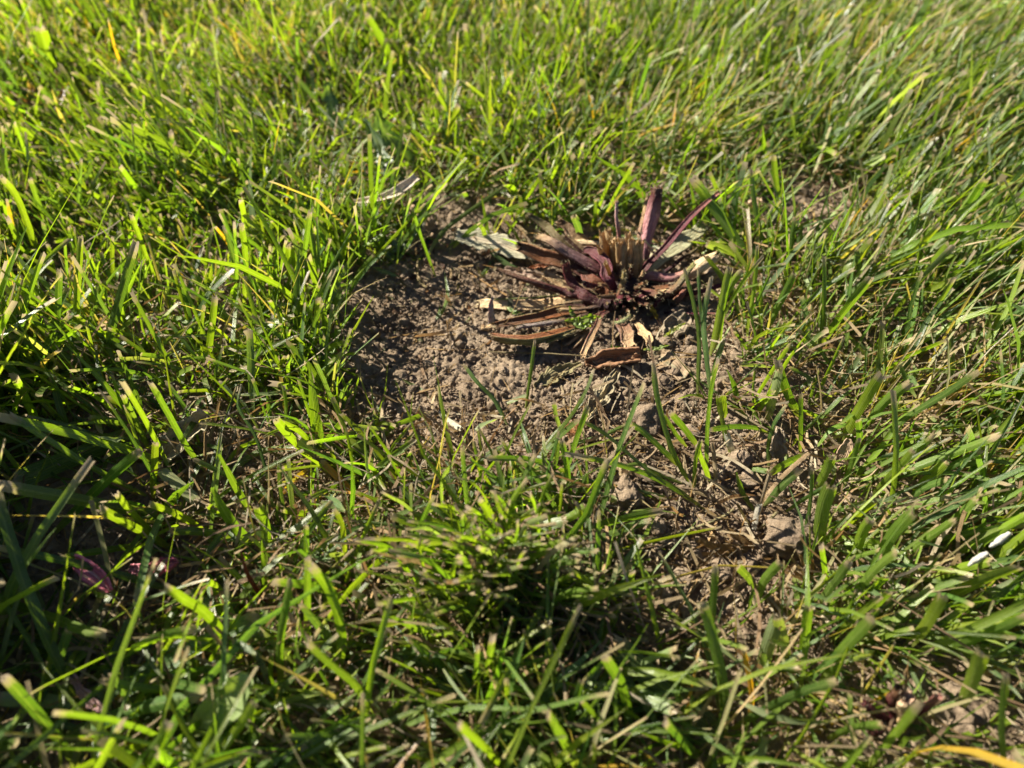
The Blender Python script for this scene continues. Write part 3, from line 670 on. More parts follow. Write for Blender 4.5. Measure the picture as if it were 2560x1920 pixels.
tuft('dried_grass_stub', 'bleached split grass stub with long pale shreds standing at the right end of the soil', 'dead grass', [
    ('c5', [(1485, 1195), (1495, 1060), (1590, 900), (1700, 780), (1860, 640)], 30, 's', 16), ('c5', [(1490, 1190), (1530, 1000), (1590, 780)], 34, 's', 14),
    ('c5', [(1470, 1190), (1490, 1090), (1520, 990)], 46, 'w', 9), ('c5', [(1450, 1160), (1400, 1060), (1360, 990)], 22, 't', 7), ('c5', [(1500, 1180), (1580, 1120), (1640, 1050)], 26, 's', 7),
    ('c5', [(1440, 1150), (1350, 1100), (1270, 1000)], 14, 's', 5), ('c5', [(1330, 1040), (1150, 930), (960, 890), (870, 860)], 34, 's', 5)], 'dead bleached grass stubs')
tuft('dried_grass_stub', 'bushy tan cluster of short mown stubs at the foot of the right-hand clods', 'dead grass', [
    ('e3', [(500, 300), (400, 230), (300, 170)], 26, 't', 9), ('e3', [(505, 300), (430, 200), (370, 120)], 26, 's', 11), ('e3', [(500, 290), (460, 190), (430, 105)], 26, 't', 13),
    ('e3', [(510, 290), (500, 200), (490, 120)], 28, 's', 13), ('e3', [(520, 290), (530, 210), (525, 140)], 22, 't', 12), ('e3', [(490, 300), (390, 260), (320, 230)], 22, 's', 6),
    ('e3', [(480, 320), (380, 320), (260, 315)], 18, 's', 3), ('e3', [(470, 340), (340, 350), (200, 320)], 16, 't', 3)], 'dead bleached grass stubs')
tuft('dried_grass', 'brown withered forked blade curling on the soil in front of the clods', 'dead grass', [
    ('c5', [(1480, 1300), (1350, 1300), (1200, 1290), (1090, 1240)], 52, 't', 6, {'roll': .5}), ('c5', [(1470, 1305), (1300, 1340), (1080, 1350)], 44, 't', 2),
    ('c5', [(1480, 1290), (1380, 1230), (1290, 1170)], 52, 't', 5)])
# long straw stems lying across the soil
for c, pts, w_, k_, lab in [
    ('c5', [(520, 455), (700, 510), (900, 570), (1250, 560)], 16, 's', 'long pale straw crossing the clods from the tip of the lying green blade'),
    ('c5', [(1020, 270), (1200, 280), (1400, 390), (1560, 480)], 20, 's', 'straw bent over at the upper right of the clods'),
    ('c5', [(480, 830), (700, 720), (860, 560)], 20, 's', 'flat straw slanting up between the two largest clods'),
    ('c5', [(560, 860), (800, 880), (1100, 900), (1180, 960)], 22, 's', 'split straw lying below the long low shoot'),
    ('c5', [(800, 1220), (1000, 1180), (1250, 1090), (1340, 1030)], 26, 's', 'thick straw lying at the front of the clods, green at its middle'),
    ('c5', [(1170, 765), (1350, 800), (1610, 880)], 16, 's', 'straight thin straw left of the dark broad blade'),
    ('c5', [(300, 470), (320, 560), (330, 800)], 18, 's', 'upright crooked straw beside the fluffy orange-brown tuft'),
    ('e5', [(300, 1230), (330, 800), (360, 520)], 42, 's', 'straw lying beside the torn withered leaf'),
    ('c1', [(180, 1300), (540, 1310), (860, 1330)], 14, 's', 'thin straw lying just in front of the orange-brown boat-shaped leafstalk'),
    ('c4', [(1215, 215), (1300, 280), (1390, 345)], 50, 'w', 'pale bleached husk lying at the front rim of the left bare soil'),
    ('c4', [(815, 580), (840, 470), (860, 350)], 48, 's', 'frayed grey straw stub standing in the mown grass below the left bare soil'),
    ('c2', [(985, 780), (988, 960), (1060, 1030)], 22, 's', 'pale bent straw standing above the tiny seedling'),
    ('c2', [(1420, 900), (1560, 990), (1750, 1100)], 18, 't', 'reddish straw lying on the soil left of the cut plant'),
    ('c3', [(1420, 870), (1415, 680), (1415, 490)], 22, 't', 'orange-brown straw standing upright by the pale curled leaf'),
    ('c3', [(1500, 740), (1440, 600), (1480, 470), (1520, 280)], 26, 's', 'crooked yellow straw beside the pale curled leaf'),
    ('c3', [(1240, 1350), (1400, 1210), (1565, 1075)], 26, 't', 'forked tan straw propped over the green lower left blades'),
    ('c3', [(1010, 900), (1080, 1000), (1170, 1200)], 20, 't', 'thin brown straw leaning in the shaded lower left'),
    ('c8', [(470, 1270), (600, 1140), (745, 1020)], 34, 't', 'stout tan straw leaning beside the grainy clod at the right'),
    ('c8', [(1040, 1410), (1100, 1390), (1170, 1370)], 42, 't', 'short chunky orange straw among the leaning blades at the right'),
    ('c8', [(120, 220), (230, 410), (360, 600)], 30, 't', 'brown straw slanting beside the tube-like cut blade'),
    ('e3', [(1180, 430), (1300, 450), (1420, 440)], 44, 't', 'knobbly tan straw lying at the right under the leaning blades'),
    ('d7', [(700, 600), (840, 470), (960, 350)], 30, 's', 'stiff pale straw slanting up in the right-hand lawn')]:
    single(lab, c, pts, w_, k_, rng.uniform(3, 7) if abs(pts[-1][1]-pts[0][1]) < 350 or c != 'c3' else 18, cat='straw', name='straw', group='single straws lying on the ground', fold=.7, z0=1.5)

# --- right of the cut plant
T('tuft of five slender upright blades growing at the right side of the cut plant', [
    ('c1', [(1730, 1640), (1740, 1200), (1700, 950), (1630, 685)], 36, 'g', 44), ('c1', [(1785, 1230), (1750, 950), (1735, 690)], 27, 'b', 34, {'z0': 12.0}),
    ('c1', [(1830, 1660), (1790, 1300), (1775, 1050), (1832, 745)], 44, 'b', 42, {'roll': .2}), ('c1', [(1850, 1290), (1930, 900), (2055, 690)], 58, 'y', 36),
    ('c1', [(1820, 1340), (1900, 950), (1962, 665)], 46, 'y', 38), ('c1', [(1900, 1250), (1930, 950), (1985, 680)], 28, 'g', 38),
    ('c1', [(2095, 1170), (2150, 800), (2172, 515)], 32, 'y', 36), ('c1', [(1810, 1660), (1860, 1400), (1930, 1200)], 40, 'g', 22)])
T('broad dark green blade arching up left behind the cut plant with a pale side blade', [
    ('c1', [(2170, 720), (1960, 400), (1800, 170), (1690, 10)], 84, 'g', 34, {'roll': .2}), ('c1', [(2060, 610), (1930, 545), (1795, 500)], 66, 'p', 12)])
T('bluish blade and thin sprigs standing just behind the torn left stalks of the cut plant', [
    ('c1', [(880, 550), (852, 400), (808, 285)], 58, 'b', 24), ('c1', [(745, 300), (690, 250), (615, 185)], 40, 'p', 10),
    ('c1', [(885, 330), (1080, 215), (1270, 90)], 34, 'y', 18), ('c1', [(640, 175), (760, 180), (890, 210)], 46, 'g', 8), ('c1', [(940, 170), (1030, 90), (1120, -10)], 34, 'g', 18)])
B('narrow green blade slanting over the pale serrated leaf', 'c1', [(268, 545), (345, 400), (448, 258)], 22, 'g', 12)
T('small weak sprig lying at the lower edge of the pale serrated leaf', [
    ('c1', [(480, 740), (300, 640), (155, 510)], 40, 'b', 6), ('c1', [(230, 600), (180, 680), (120, 750)], 34, 'p', 2)])
T('thick right-leaning stems and blades in the middle of the right lawn', [
    ('d7', [(880, 910), (1010, 730), (1180, 545)], 66, 'y', 26), ('d7', [(820, 1280), (950, 1090), (1040, 970), (1170, 800)], 64, 'g', 40),
    ('d7', [(440, 1180), (540, 980), (650, 770)], 52, 'g', 32), ('d7', [(1450, 880), (1560, 740), (1715, 570)], 76, 'y', 34, {'roll': .1}),
    ('d7', [(1180, 780), (1350, 690), (1480, 610), (1640, 440)], 46, 'y', 36)])
T('tall right-leaning blades at the upper right with dark translucent faces', [
    ('d7', [(1690, 560), (1830, 330), (1960, 120)], 66, 'd', 36), ('d7', [(1440, 880), (1600, 600), (1800, 420)], 40, 'g', 30), ('d7', [(1880, 660), (2050, 500), (2212, 330)], 40, 'g', 26),
    ('d7', [(1480, 1260), (1600, 1040), (1750, 790)], 40, 'g', 36)])
T('straight upright narrow blades behind the slender tuft at the right', [
    ('d7', [(600, 780), (620, 590), (642, 390)], 34, 'd', 32), ('d7', [(460, 700), (380, 350), (350, 60)], 36, 'g', 42), ('d7', [(600, 470), (530, 200), (500, -40)], 42, 'g', 42),
    ('d7', [(690, 700), (680, 560), (695, 455)], 52, 'b', 20, {'tip': 0}), ('d7', [(1430, 640), (1460, 480), (1490, 355)], 34, 'g', 24), ('d7', [(1130, 880), (1090, 750), (1065, 600)], 40, 'b', 24)])
T('pale blades catching the light in the upper right lawn', [
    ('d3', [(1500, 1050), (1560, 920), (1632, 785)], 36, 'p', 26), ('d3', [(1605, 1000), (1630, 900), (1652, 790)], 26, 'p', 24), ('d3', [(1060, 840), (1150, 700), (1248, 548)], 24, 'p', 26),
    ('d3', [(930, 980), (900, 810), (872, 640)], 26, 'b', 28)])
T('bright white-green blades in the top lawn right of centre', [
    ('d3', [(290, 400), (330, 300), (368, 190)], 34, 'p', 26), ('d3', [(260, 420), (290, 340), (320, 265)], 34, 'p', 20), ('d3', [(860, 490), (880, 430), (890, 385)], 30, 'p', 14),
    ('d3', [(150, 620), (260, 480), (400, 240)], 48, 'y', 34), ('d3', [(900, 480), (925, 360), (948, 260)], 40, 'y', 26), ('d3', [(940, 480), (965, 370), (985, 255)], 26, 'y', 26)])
T('tall yellow-green blades standing out of the top lawn left of centre', [
    ('d2', [(560, 580), (470, 360), (320, 90)], 50, 'y', 40), ('d2', [(690, 340), (720, 190), (760, 20)], 36, 'y', 34), ('d2', [(500, 690), (515, 600), (535, 510)], 28, 'y', 16),
    ('d2', [(205, 700), (195, 580), (182, 450)], 34, 'y', 20), ('d2', [(430, 400), (330, 290), (180, 180)], 36, 'g', 26)])
T('slim bright upright blades in the centre of the top lawn', [
    ('d2', [(1180, 860), (1195, 700), (1215, 520)], 30, 'y', 30), ('d2', [(1055, 400), (1030, 310), (1000, 230)], 32, 'y', 18), ('d2', [(1200, 300), (1205, 200), (1210, 95)], 44, 'y', 20),
    ('d2', [(1335, 620), (1310, 530), (1275, 430)], 26, 'y', 20), ('d2', [(1065, 850), (1090, 740), (1105, 590)], 24, 'y', 22), ('d2', [(830, 1140), (880, 960), (960, 720)], 44, 'y', 36)])
B('bright orange thin dead blade hanging above the back of the bare earth', 'd2', [(1350, 1165), (1342, 1090), (1335, 1005)], 22, 'o', 14)
T('dark narrow blades in the top lawn right of centre', [
    ('d2', [(1710, 650), (1690, 480), (1660, 340)], 34, 'g', 26), ('d2', [(1580, 1010), (1660, 830), (1735, 680)], 30, 'b', 26), ('d2', [(1755, 540), (1752, 450), (1755, 370)], 26, 'g', 14),
    ('d2', [(1880, 640), (1890, 500), (1905, 400)], 24, 'y', 18), ('d2', [(1910, 800), (1960, 640), (2080, 410)], 36, 'b', 34), ('d2', [(1870, 1380), (2020, 1210), (2180, 1080)], 30, 'y', 22)])

# --- lower left
T('long blades crossing in the lower left, the biggest running in from the picture edge', [
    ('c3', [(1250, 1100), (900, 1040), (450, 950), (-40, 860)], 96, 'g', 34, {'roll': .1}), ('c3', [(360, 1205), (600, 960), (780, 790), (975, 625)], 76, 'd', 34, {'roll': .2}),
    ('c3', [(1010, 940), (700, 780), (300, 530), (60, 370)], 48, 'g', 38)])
B('very broad shaded blade lying under the crossing blades in the lower left', 'c3', [(920, 490), (700, 600), (420, 710), (80, 850)], 150, 'g', 10, roll=.05, fold=.08)
T('pair of bright pointed blades thrusting up left over the shaded lower left soil', [
    ('c3', [(1190, 1310), (960, 1180), (690, 1025)], 68, 'y', 34), ('c3', [(1090, 1235), (940, 1090), (805, 920)], 52, 'y', 34)])
T('two slender tall blades leaning left beside the pale curled leaf', [
    ('c3', [(1030, 650), (940, 430), (848, 240)], 42, 'g', 30), ('c3', [(1420, 770), (1290, 600), (1150, 350), (1033, 150)], 42, 'g', 44)])
T('short light blades around the pale curled leaf', [
    ('c3', [(1145, 468), (880, 440), (602, 398)], 52, 'y', 14), ('c3', [(1062, 960), (1065, 760), (1075, 565)], 54, 'y', 26), ('c3', [(1265, 552), (1340, 480), (1432, 408)], 32, 'y', 16),
    ('c3', [(290, 505), (200, 320), (88, 95)], 62, 'y', 34), ('c3', [(130, 620), (100, 400), (150, 180)], 44, 'g', 26)])
T('three wide pointed blades rising from the shade at the lower left centre', [
    ('c3', [(1790, 1390), (1835, 1200), (1780, 1000)], 84, 'y', 24, {'roll': .1}), ('c3', [(1755, 1290), (1620, 1150), (1530, 1010), (1468, 885)], 84, 'g', 30, {'tip': 0, 'roll': .1}),
    ('c3', [(1745, 1070), (1640, 880), (1512, 650)], 62, 'g', 26, {'tip': 0}), ('c3', [(1670, 1245), (1400, 1190), (1160, 1180)], 62, 'g', 12), ('c3', [(1590, 1090), (1500, 1040), (1430, 1005)], 46, 'y', 12)])
T('thin arching stem and leaf crossing the small left soil patch', [
    ('c3', [(1930, 1010), (1650, 840), (1450, 740), (1335, 685)], 42, 'g', 16), ('c3', [(1900, 1000), (1780, 560), (1650, 330), (1668, 170)], 26, 'd', 24),
    ('c3', [(1560, 740), (1650, 620), (1800, 560)], 36, 'y', 10), ('e1', [(600, 700), (900, 480), (1260, 430)], 60, 'g', 6)])
B('broad folded pale green blade with a torn end in the lower left', 'c3', [(1085, 740), (1230, 860), (1365, 985)], 96, 'p', 8, roll=.05, fold=.1, z0=12.0)
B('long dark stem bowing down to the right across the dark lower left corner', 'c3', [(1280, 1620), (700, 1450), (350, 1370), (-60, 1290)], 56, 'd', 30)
B('bright level blade below the pink root piece', 'c3', [(980, 1280), (700, 1320), (415, 1372)], 54, 'g', 20)
T('leafy blades radiating at the left centre between the soil patches', [
    ('e1', [(1420, 520), (1250, 380), (1065, 170)], 90, 'y', 26), ('e1', [(1460, 520), (1300, 300), (1100, 200)], 60, 'y', 22), ('e1', [(1700, 590), (1480, 520), (1240, 370)], 110, 'p', 12, {'roll': .05}),
    ('e1', [(1440, 520), (1480, 340), (1482, 190)], 54, 'g', 22, {'tip': 0}), ('e1', [(1400, 900), (1400, 700), (1440, 520)], 70, 'g', 10), ('e1', [(1500, 440), (1620, 290), (1700, 200)], 90, 'g', 14),
    ('e1', [(1400, 540), (1260, 580), (1110, 620)], 60, 'y', 8), ('e1', [(1080, 930), (1240, 740), (1380, 640)], 60, 'o', 8), ('e1', [(1690, 730), (1620, 600), (1570, 430)], 40, 'y', 14)])
T('long stem climbing right with a bright leaf tip in the lower left centre', [
    ('e1', [(700, 1560), (900, 1410), (1200, 1220), (1500, 1000), (1700, 890)], 70, 'p', 22), ('e1', [(1560, 1050), (1380, 1060), (1110, 1005)], 70, 'y', 12), ('e1', [(1100, 905), (1400, 860), (1700, 790)], 60, 'd', 6)])
T('two tall narrow bright blades at the bottom left of centre, one gracefully bent', [
    ('c6', [(1865, 660), (1890, 420), (1820, 170), (1712, 25)], 62, 'y', 44), ('c6', [(1705, 520), (1700, 250), (1702, -20)], 44, 'g', 44),
    ('e1', [(1760, 1640), (1700, 1350), (1680, 1150), (1600, 1000)], 54, 'y', 30), ('e1', [(1345, 1659), (1350, 1400), (1345, 1150)], 56, 'g', 30)])
T('steep straight blade pointing up left over the bottom left grass', [
    ('c6', [(1350, 560), (1150, 310), (1020, 220), (905, 145)], 60, 'y', 46), ('c6', [(1560, 720), (1545, 480), (1602, 100)], 46, 'g', 44), ('c6', [(2110, 870), (1960, 680), (1820, 560), (1695, 440)], 54, 'g', 40),
    ('c6', [(1500, 720), (1495, 620), (1500, 520)], 30, 'y', 16)])
T('long low blades sweeping across the dark bottom left corner', [
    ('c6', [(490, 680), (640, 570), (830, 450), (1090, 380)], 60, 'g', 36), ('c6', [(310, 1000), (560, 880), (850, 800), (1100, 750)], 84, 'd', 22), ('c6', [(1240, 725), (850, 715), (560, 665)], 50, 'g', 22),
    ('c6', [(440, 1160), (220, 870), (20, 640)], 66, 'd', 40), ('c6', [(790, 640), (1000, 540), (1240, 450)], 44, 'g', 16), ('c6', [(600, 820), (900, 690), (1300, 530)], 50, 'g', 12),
    ('c6', [(-40, 210), (260, 310), (440, 380), (590, 410)], 60, 'g', 30), ('c6', [(270, 720), (320, 560), (380, 380)], 54, 'b', 20)])
T('blurred bright blades rising from the bottom edge left of centre', [
    ('c6', [(800, 1200), (870, 1040), (935, 895)], 66, 'y', 44), ('c6', [(1180, 1120), (1300, 950), (1410, 780)], 56, 'y', 40), ('c6', [(1020, 1180), (950, 1120), (870, 1060)], 66, 'y', 36)])
B('pale lying blade catching light in the bottom left corner', 'c6', [(520, 880), (300, 790), (-30, 765)], 92, 'p', 14, roll=.1)

# --- the central tuft in front
T('dense central tuft in front of the bare earth, its cut blades fanning up and left', [
    ('e2', [(1035, 490), (1035, 250), (1000, 90), (940, -10)], 60, 'y', 40), ('e2', [(1075, 515), (1110, 330), (1152, 145)], 46, 'g', 32), ('e2', [(1010, 340), (700, 215), (380, 90)], 60, 'g', 24),
    ('e2', [(1000, 350), (500, 205), (235, 118)], 76, 'y', 28), ('e2', [(1010, 510), (700, 425), (400, 325)], 88, 'y', 26), ('e2', [(900, 450), (600, 370), (320, 350)], 70, 'y', 20),
    ('e2', [(1000, 480), (850, 380), (540, 335)], 60, 'g', 22), ('e2', [(1030, 600), (830, 330), (660, 260)], 40, 'y', 26), ('e2', [(990, 625), (850, 580), (700, 632)], 66, 'd', 16),
    ('e2', [(1020, 730), (1018, 620), (1010, 530)], 56, 'y', 14), ('e2', [(700, 1080), (830, 870), (945, 640)], 110, 'g', 26, {'roll': .1}), ('e2', [(1085, 215), (1220, 170), (1385, 98)], 44, 'y', 28, {'z0': 18.0}),
    ('e2', [(1225, 285), (1420, 215), (1625, 158)], 92, 'p', 18, {'roll': .05, 'z0': 10.0}), ('e2', [(560, 790), (650, 690), (760, 600)], 46, 'y', 12), ('e2', [(700, 500), (560, 490), (440, 520)], 40, 'y', 12)])
T('long green blades sweeping right from the central tuft over the soil edge', [
    ('e2', [(1680, 350), (1850, 230), (2060, 160), (2400, 90)], 80, 'g', 18), ('e2', [(1670, 410), (1880, 310), (2120, 215), (2300, 160)], 70, 'g', 12), ('e2', [(1900, 290), (2080, 280), (2400, 320)], 40, 'p', 5),
    ('e2', [(1600, 170), (1700, 110), (1790, 40)], 80, 'y', 20, {'z0': 12.0}), ('e2', [(1920, 495), (2080, 400), (2260, 310)], 26, 'd', 8)])
B('wide blade pointing right with a ragged mown end below the central soil edge', 'e2', [(1470, 670), (1660, 650), (1800, 625), (1965, 590)], 104, 'g', 18, roll=.1)
T('short leaf pair opening upward at the front end of the soil', [
    ('e2', [(1980, 800), (2110, 690), (2160, 570)], 64, 'g', 22), ('e2', [(1850, 760), (1950, 770), (2080, 780)], 46, 'y', 6)])
T('narrow shoots around the right flank of the central tuft', [
    ('c5', [(205, 1010), (190, 780), (150, 545)], 42, 'g', 28), ('c5', [(210, 1010), (270, 900), (330, 770)], 30, 'd', 16), ('c5', [(60, 830), (110, 700), (125, 540)], 34, 'b', 22),
    ('c5', [(140, 480), (110, 380), (95, 290)], 34, 'p', 14), ('e2', [(2180, 520), (2240, 480), (2300, 470)], 20, 'g')])
T('cut blades with straw-coloured ends in the bottom centre', [
    ('e2', [(915, 1055), (1040, 920), (1165, 770)], 38, 'y', 22), ('e2', [(990, 1520), (1020, 1300), (1055, 1075)], 62, 'g', 34), ('e2', [(885, 1545), (920, 1350), (932, 1145)], 44, 'g', 30),
    ('e2', [(760, 1125), (500, 1030), (245, 925)], 74, 'g', 26, {'tip': 0}), ('e2', [(840, 1500), (650, 1300), (375, 1085)], 62, 'd', 22), ('e2', [(1230, 1060), (1100, 1050), (960, 1030)], 44, 'y', 12),
    ('e2', [(740, 1000), (620, 920), (360, 910)], 50, 'y', 14), ('e2', [(0, 480), (200, 530), (440, 570)], 60, 'b', 12), ('e2', [(0, 880), (200, 740), (420, 560)], 70, 'g', 14)])
B('very broad blue-green blade with a bright glare slanting down the bottom centre', 'c7', [(1800, 990), (1550, 780), (1350, 620), (1180, 440)], 150, 'b', 14, roll=.0, fold=.06)
T('overlapping pale ribbed blades left of the very broad blue-green blade', [
    ('c7', [(830, 745), (950, 705), (1200, 715)], 90, 'p', 14, {'roll': .05}), ('c7', [(1190, 700), (1330, 745), (1525, 825)], 84, 'g', 20, {'z0': 10.0}), ('c7', [(780, 770), (860, 640), (940, 540)], 66, 'p', 8),
    ('c7', [(1265, 945), (1235, 720), (1128, 530)], 60, 'g', 36), ('c7', [(1205, 660), (1350, 560), (1530, 482)], 34, 'p', 26)])
T('upright blades at the bottom right of centre with one orange tip', [
    ('c7', [(1790, 990), (1785, 700), (1690, 290), (1650, 270)], 68, 'g', 36), ('c7', [(1688, 580), (1725, 300), (1745, 35)], 46, 'g', 38), ('c7', [(1930, 900), (1945, 740), (1898, 490)], 34, 'o', 24),
    ('c7', [(1650, 960), (1530, 700), (1690, 560)], 34, 'g', 20), ('c7', [(1990, 700), (2040, 480), (2100, 300)], 90, 'p', 22)])
T('blurred blades along the bottom edge at the centre', [
    ('c7', [(600, 1160), (450, 1010), (328, 905)], 56, 'y', 40), ('c7', [(990, 1160), (920, 1010), (820, 850)], 66, 'g', 40), ('c7', [(1170, 1010), (1090, 880), (1000, 775)], 34, 'g', 26),
    ('c7', [(910, 980), (960, 830), (1003, 665)], 42, 'd', 28), ('c7', [(1660, 1100), (1560, 980), (1465, 880)], 62, 'd', 34), ('c7', [(480, 770), (500, 600), (512, 410)], 38, 'g', 28), ('c7', [(400, 750), (415, 640), (430, 480)], 34, 'b', 24)])
T('two broad cut blades opening in a V in front of the pale flat clod', [
    ('c5', [(1475, 1700), (1550, 1520), (1665, 1395)], 72, 'g', 28), ('c5', [(1510, 1600), (1440, 1500), (1368, 1425)], 62, 'g', 24), ('c5', [(1195, 1700), (1205, 1560), (1213, 1420)], 38, 'g', 26)])
# --- lower right
T('wide bright right-leaning blades by the oval tan leaf', [
    ('c8', [(575, 580), (620, 450), (720, 280), (842, 95)], 78, 'y', 44, {'roll': .2}), ('c8', [(710, 475), (850, 300), (1042, 155)], 68, 'g', 40), ('c8', [(780, 590), (1000, 405), (1250, 250), (1520, 75)], 50, 'd', 48),
    ('c8', [(690, 620), (695, 520), (685, 410)], 56, 'd', 22)])
T('fan of long low blades sweeping far right at the right edge', [
    ('c8', [(775, 945), (900, 800), (1062, 620)], 52, 'y', 34), ('c8', [(870, 855), (1050, 750), (1300, 655), (1660, 515)], 56, 'g', 34), ('c8', [(1055, 915), (1150, 830), (1290, 690)], 70, 'y', 22),
    ('c8', [(990, 1010), (1120, 890), (1292, 822)], 50, 'd', 24), ('c8', [(870, 860), (1100, 620), (1210, 505)], 42, 'g', 30), ('c8', [(900, 1080), (1100, 1000), (1330, 940)], 46, 'g', 20),
    ('c8', [(1160, 1230), (1330, 1110), (1500, 950)], 54, 'g', 26), ('c8', [(1060, 900), (1200, 800), (1540, 620)], 50, 'd', 26)])
T('two short very wide glowing blades right of the bleached split stub', [
    ('c8', [(395, 1290), (425, 1050), (492, 860)], 112, 'g', 38, {'roll': .1}), ('c8', [(385, 895), (445, 780), (502, 670)], 74, 'y', 26, {'roll': .1}), ('c8', [(300, 1220), (345, 1000), (362, 750)], 30, 'd', 30),
    ('c8', [(560, 900), (610, 780), (690, 540)], 40, 'g', 28), ('c8', [(180, 1050), (300, 970), (460, 875)], 34, 'd', 18)])
T('slanting broad blades with pale cut ends in the lower right', [
    ('c8', [(780, 1450), (920, 1200), (1062, 1045)], 92, 'g', 38), ('c8', [(645, 1370), (700, 1200), (762, 1105)], 82, 'y', 26, {'roll': .1}), ('c8', [(400, 1690), (540, 1500), (622, 1390)], 66, 'g', 32),
    ('c8', [(600, 1690), (780, 1460), (942, 1315)], 60, 'g', 38), ('c8', [(560, 1410), (690, 1350), (822, 1308)], 34, 'g', 18), ('c8', [(470, 1580), (450, 1400), (430, 1270)], 50, 'y', 26), ('c8', [(730, 1650), (800, 1570), (880, 1500)], 60, 'g', 20)])
T('thick blades reaching the right edge near the white scales', [
    ('c8', [(1260, 1680), (1500, 1550), (1805, 1435)], 80, 'g', 38), ('c8', [(1165, 1510), (1370, 1440), (1600, 1388)], 66, 'y', 22), ('c8', [(1350, 1340), (1520, 1260), (1700, 1150), (1900, 1040)], 62, 'y', 30),
    ('c8', [(970, 1370), (1130, 1250), (1350, 1100)], 52, 'g', 30), ('c8', [(1590, 1410), (1720, 1290), (1900, 1140)], 56, 'y', 30)])
T('large blurred blades in the bottom right corner', [
    ('e3', [(585, 1060), (740, 810), (965, 565)], 96, 'g', 44), ('e3', [(1215, 780), (1350, 620), (1482, 395)], 96, 'y', 36, {'roll': .1}), ('e3', [(900, 1680), (1120, 1420), (1320, 1170)], 66, 'y', 44),
    ('e3', [(1610, 1210), (1690, 1000), (1765, 820)], 120, 'y', 42, {'roll': .1}), ('e3', [(-60, 1380), (350, 1150), (710, 1025)], 72, 'd', 40), ('e3', [(640, 1450), (830, 1370), (1035, 1345)], 66, 'g', 28),
    ('e3', [(1925, 1680), (1900, 1330), (1935, 980)], 54, 'g', 48), ('e3', [(1420, 820), (1720, 720), (2100, 545)], 70, 'g', 34), ('e3', [(900, 600), (960, 520), (1090, 380)], 60, 'g', 26)])
T('broad pale-faced blades right of the tan stub cluster', [
    ('e3', [(340, 920), (320, 760), (270, 560)], 90, 'p', 24, {'roll': .1}), ('e3', [(450, 930), (480, 700), (500, 480)], 80, 'g', 28), ('e3', [(-20, 970), (150, 940), (450, 940)], 70, 'd', 10), ('e3', [(60, 520), (90, 400), (130, 330)], 30, 'd', 14)])

# the many finer blades of the central tuft
ct = [o for o in bpy.data.objects if o.get('label', '').startswith('dense central tuft')][0]
for k in range(260):
    a = math.radians(rng.choice([rng.uniform(-30, 210), rng.uniform(50, 170)])); ln = rng.uniform(260, 560) if rng.random() < .45 else rng.uniform(560, 1050)*(1 if 60 < math.degrees(a) < 200 else .8)
    bx, by = 1060+rng.normal(0, 230), 650+rng.normal(0, 150)
    dx, dy = math.cos(a)*ln, -math.sin(a)*ln*.8
    zt = rng.uniform(20, 46) if math.sin(a) > .3 else rng.uniform(8, 24)
    grass_leaf('e2', [(bx, by), (bx+dx*.45+rng.normal(0, 30), by+dy*.6-30+rng.normal(0, 20)), (bx+dx+rng.normal(0, 40), by+dy*.9)], rng.uniform(15, 48), random.choice('yygggdyspg'), zt, parent=ct, ease=rng.uniform(.45, 1.1))
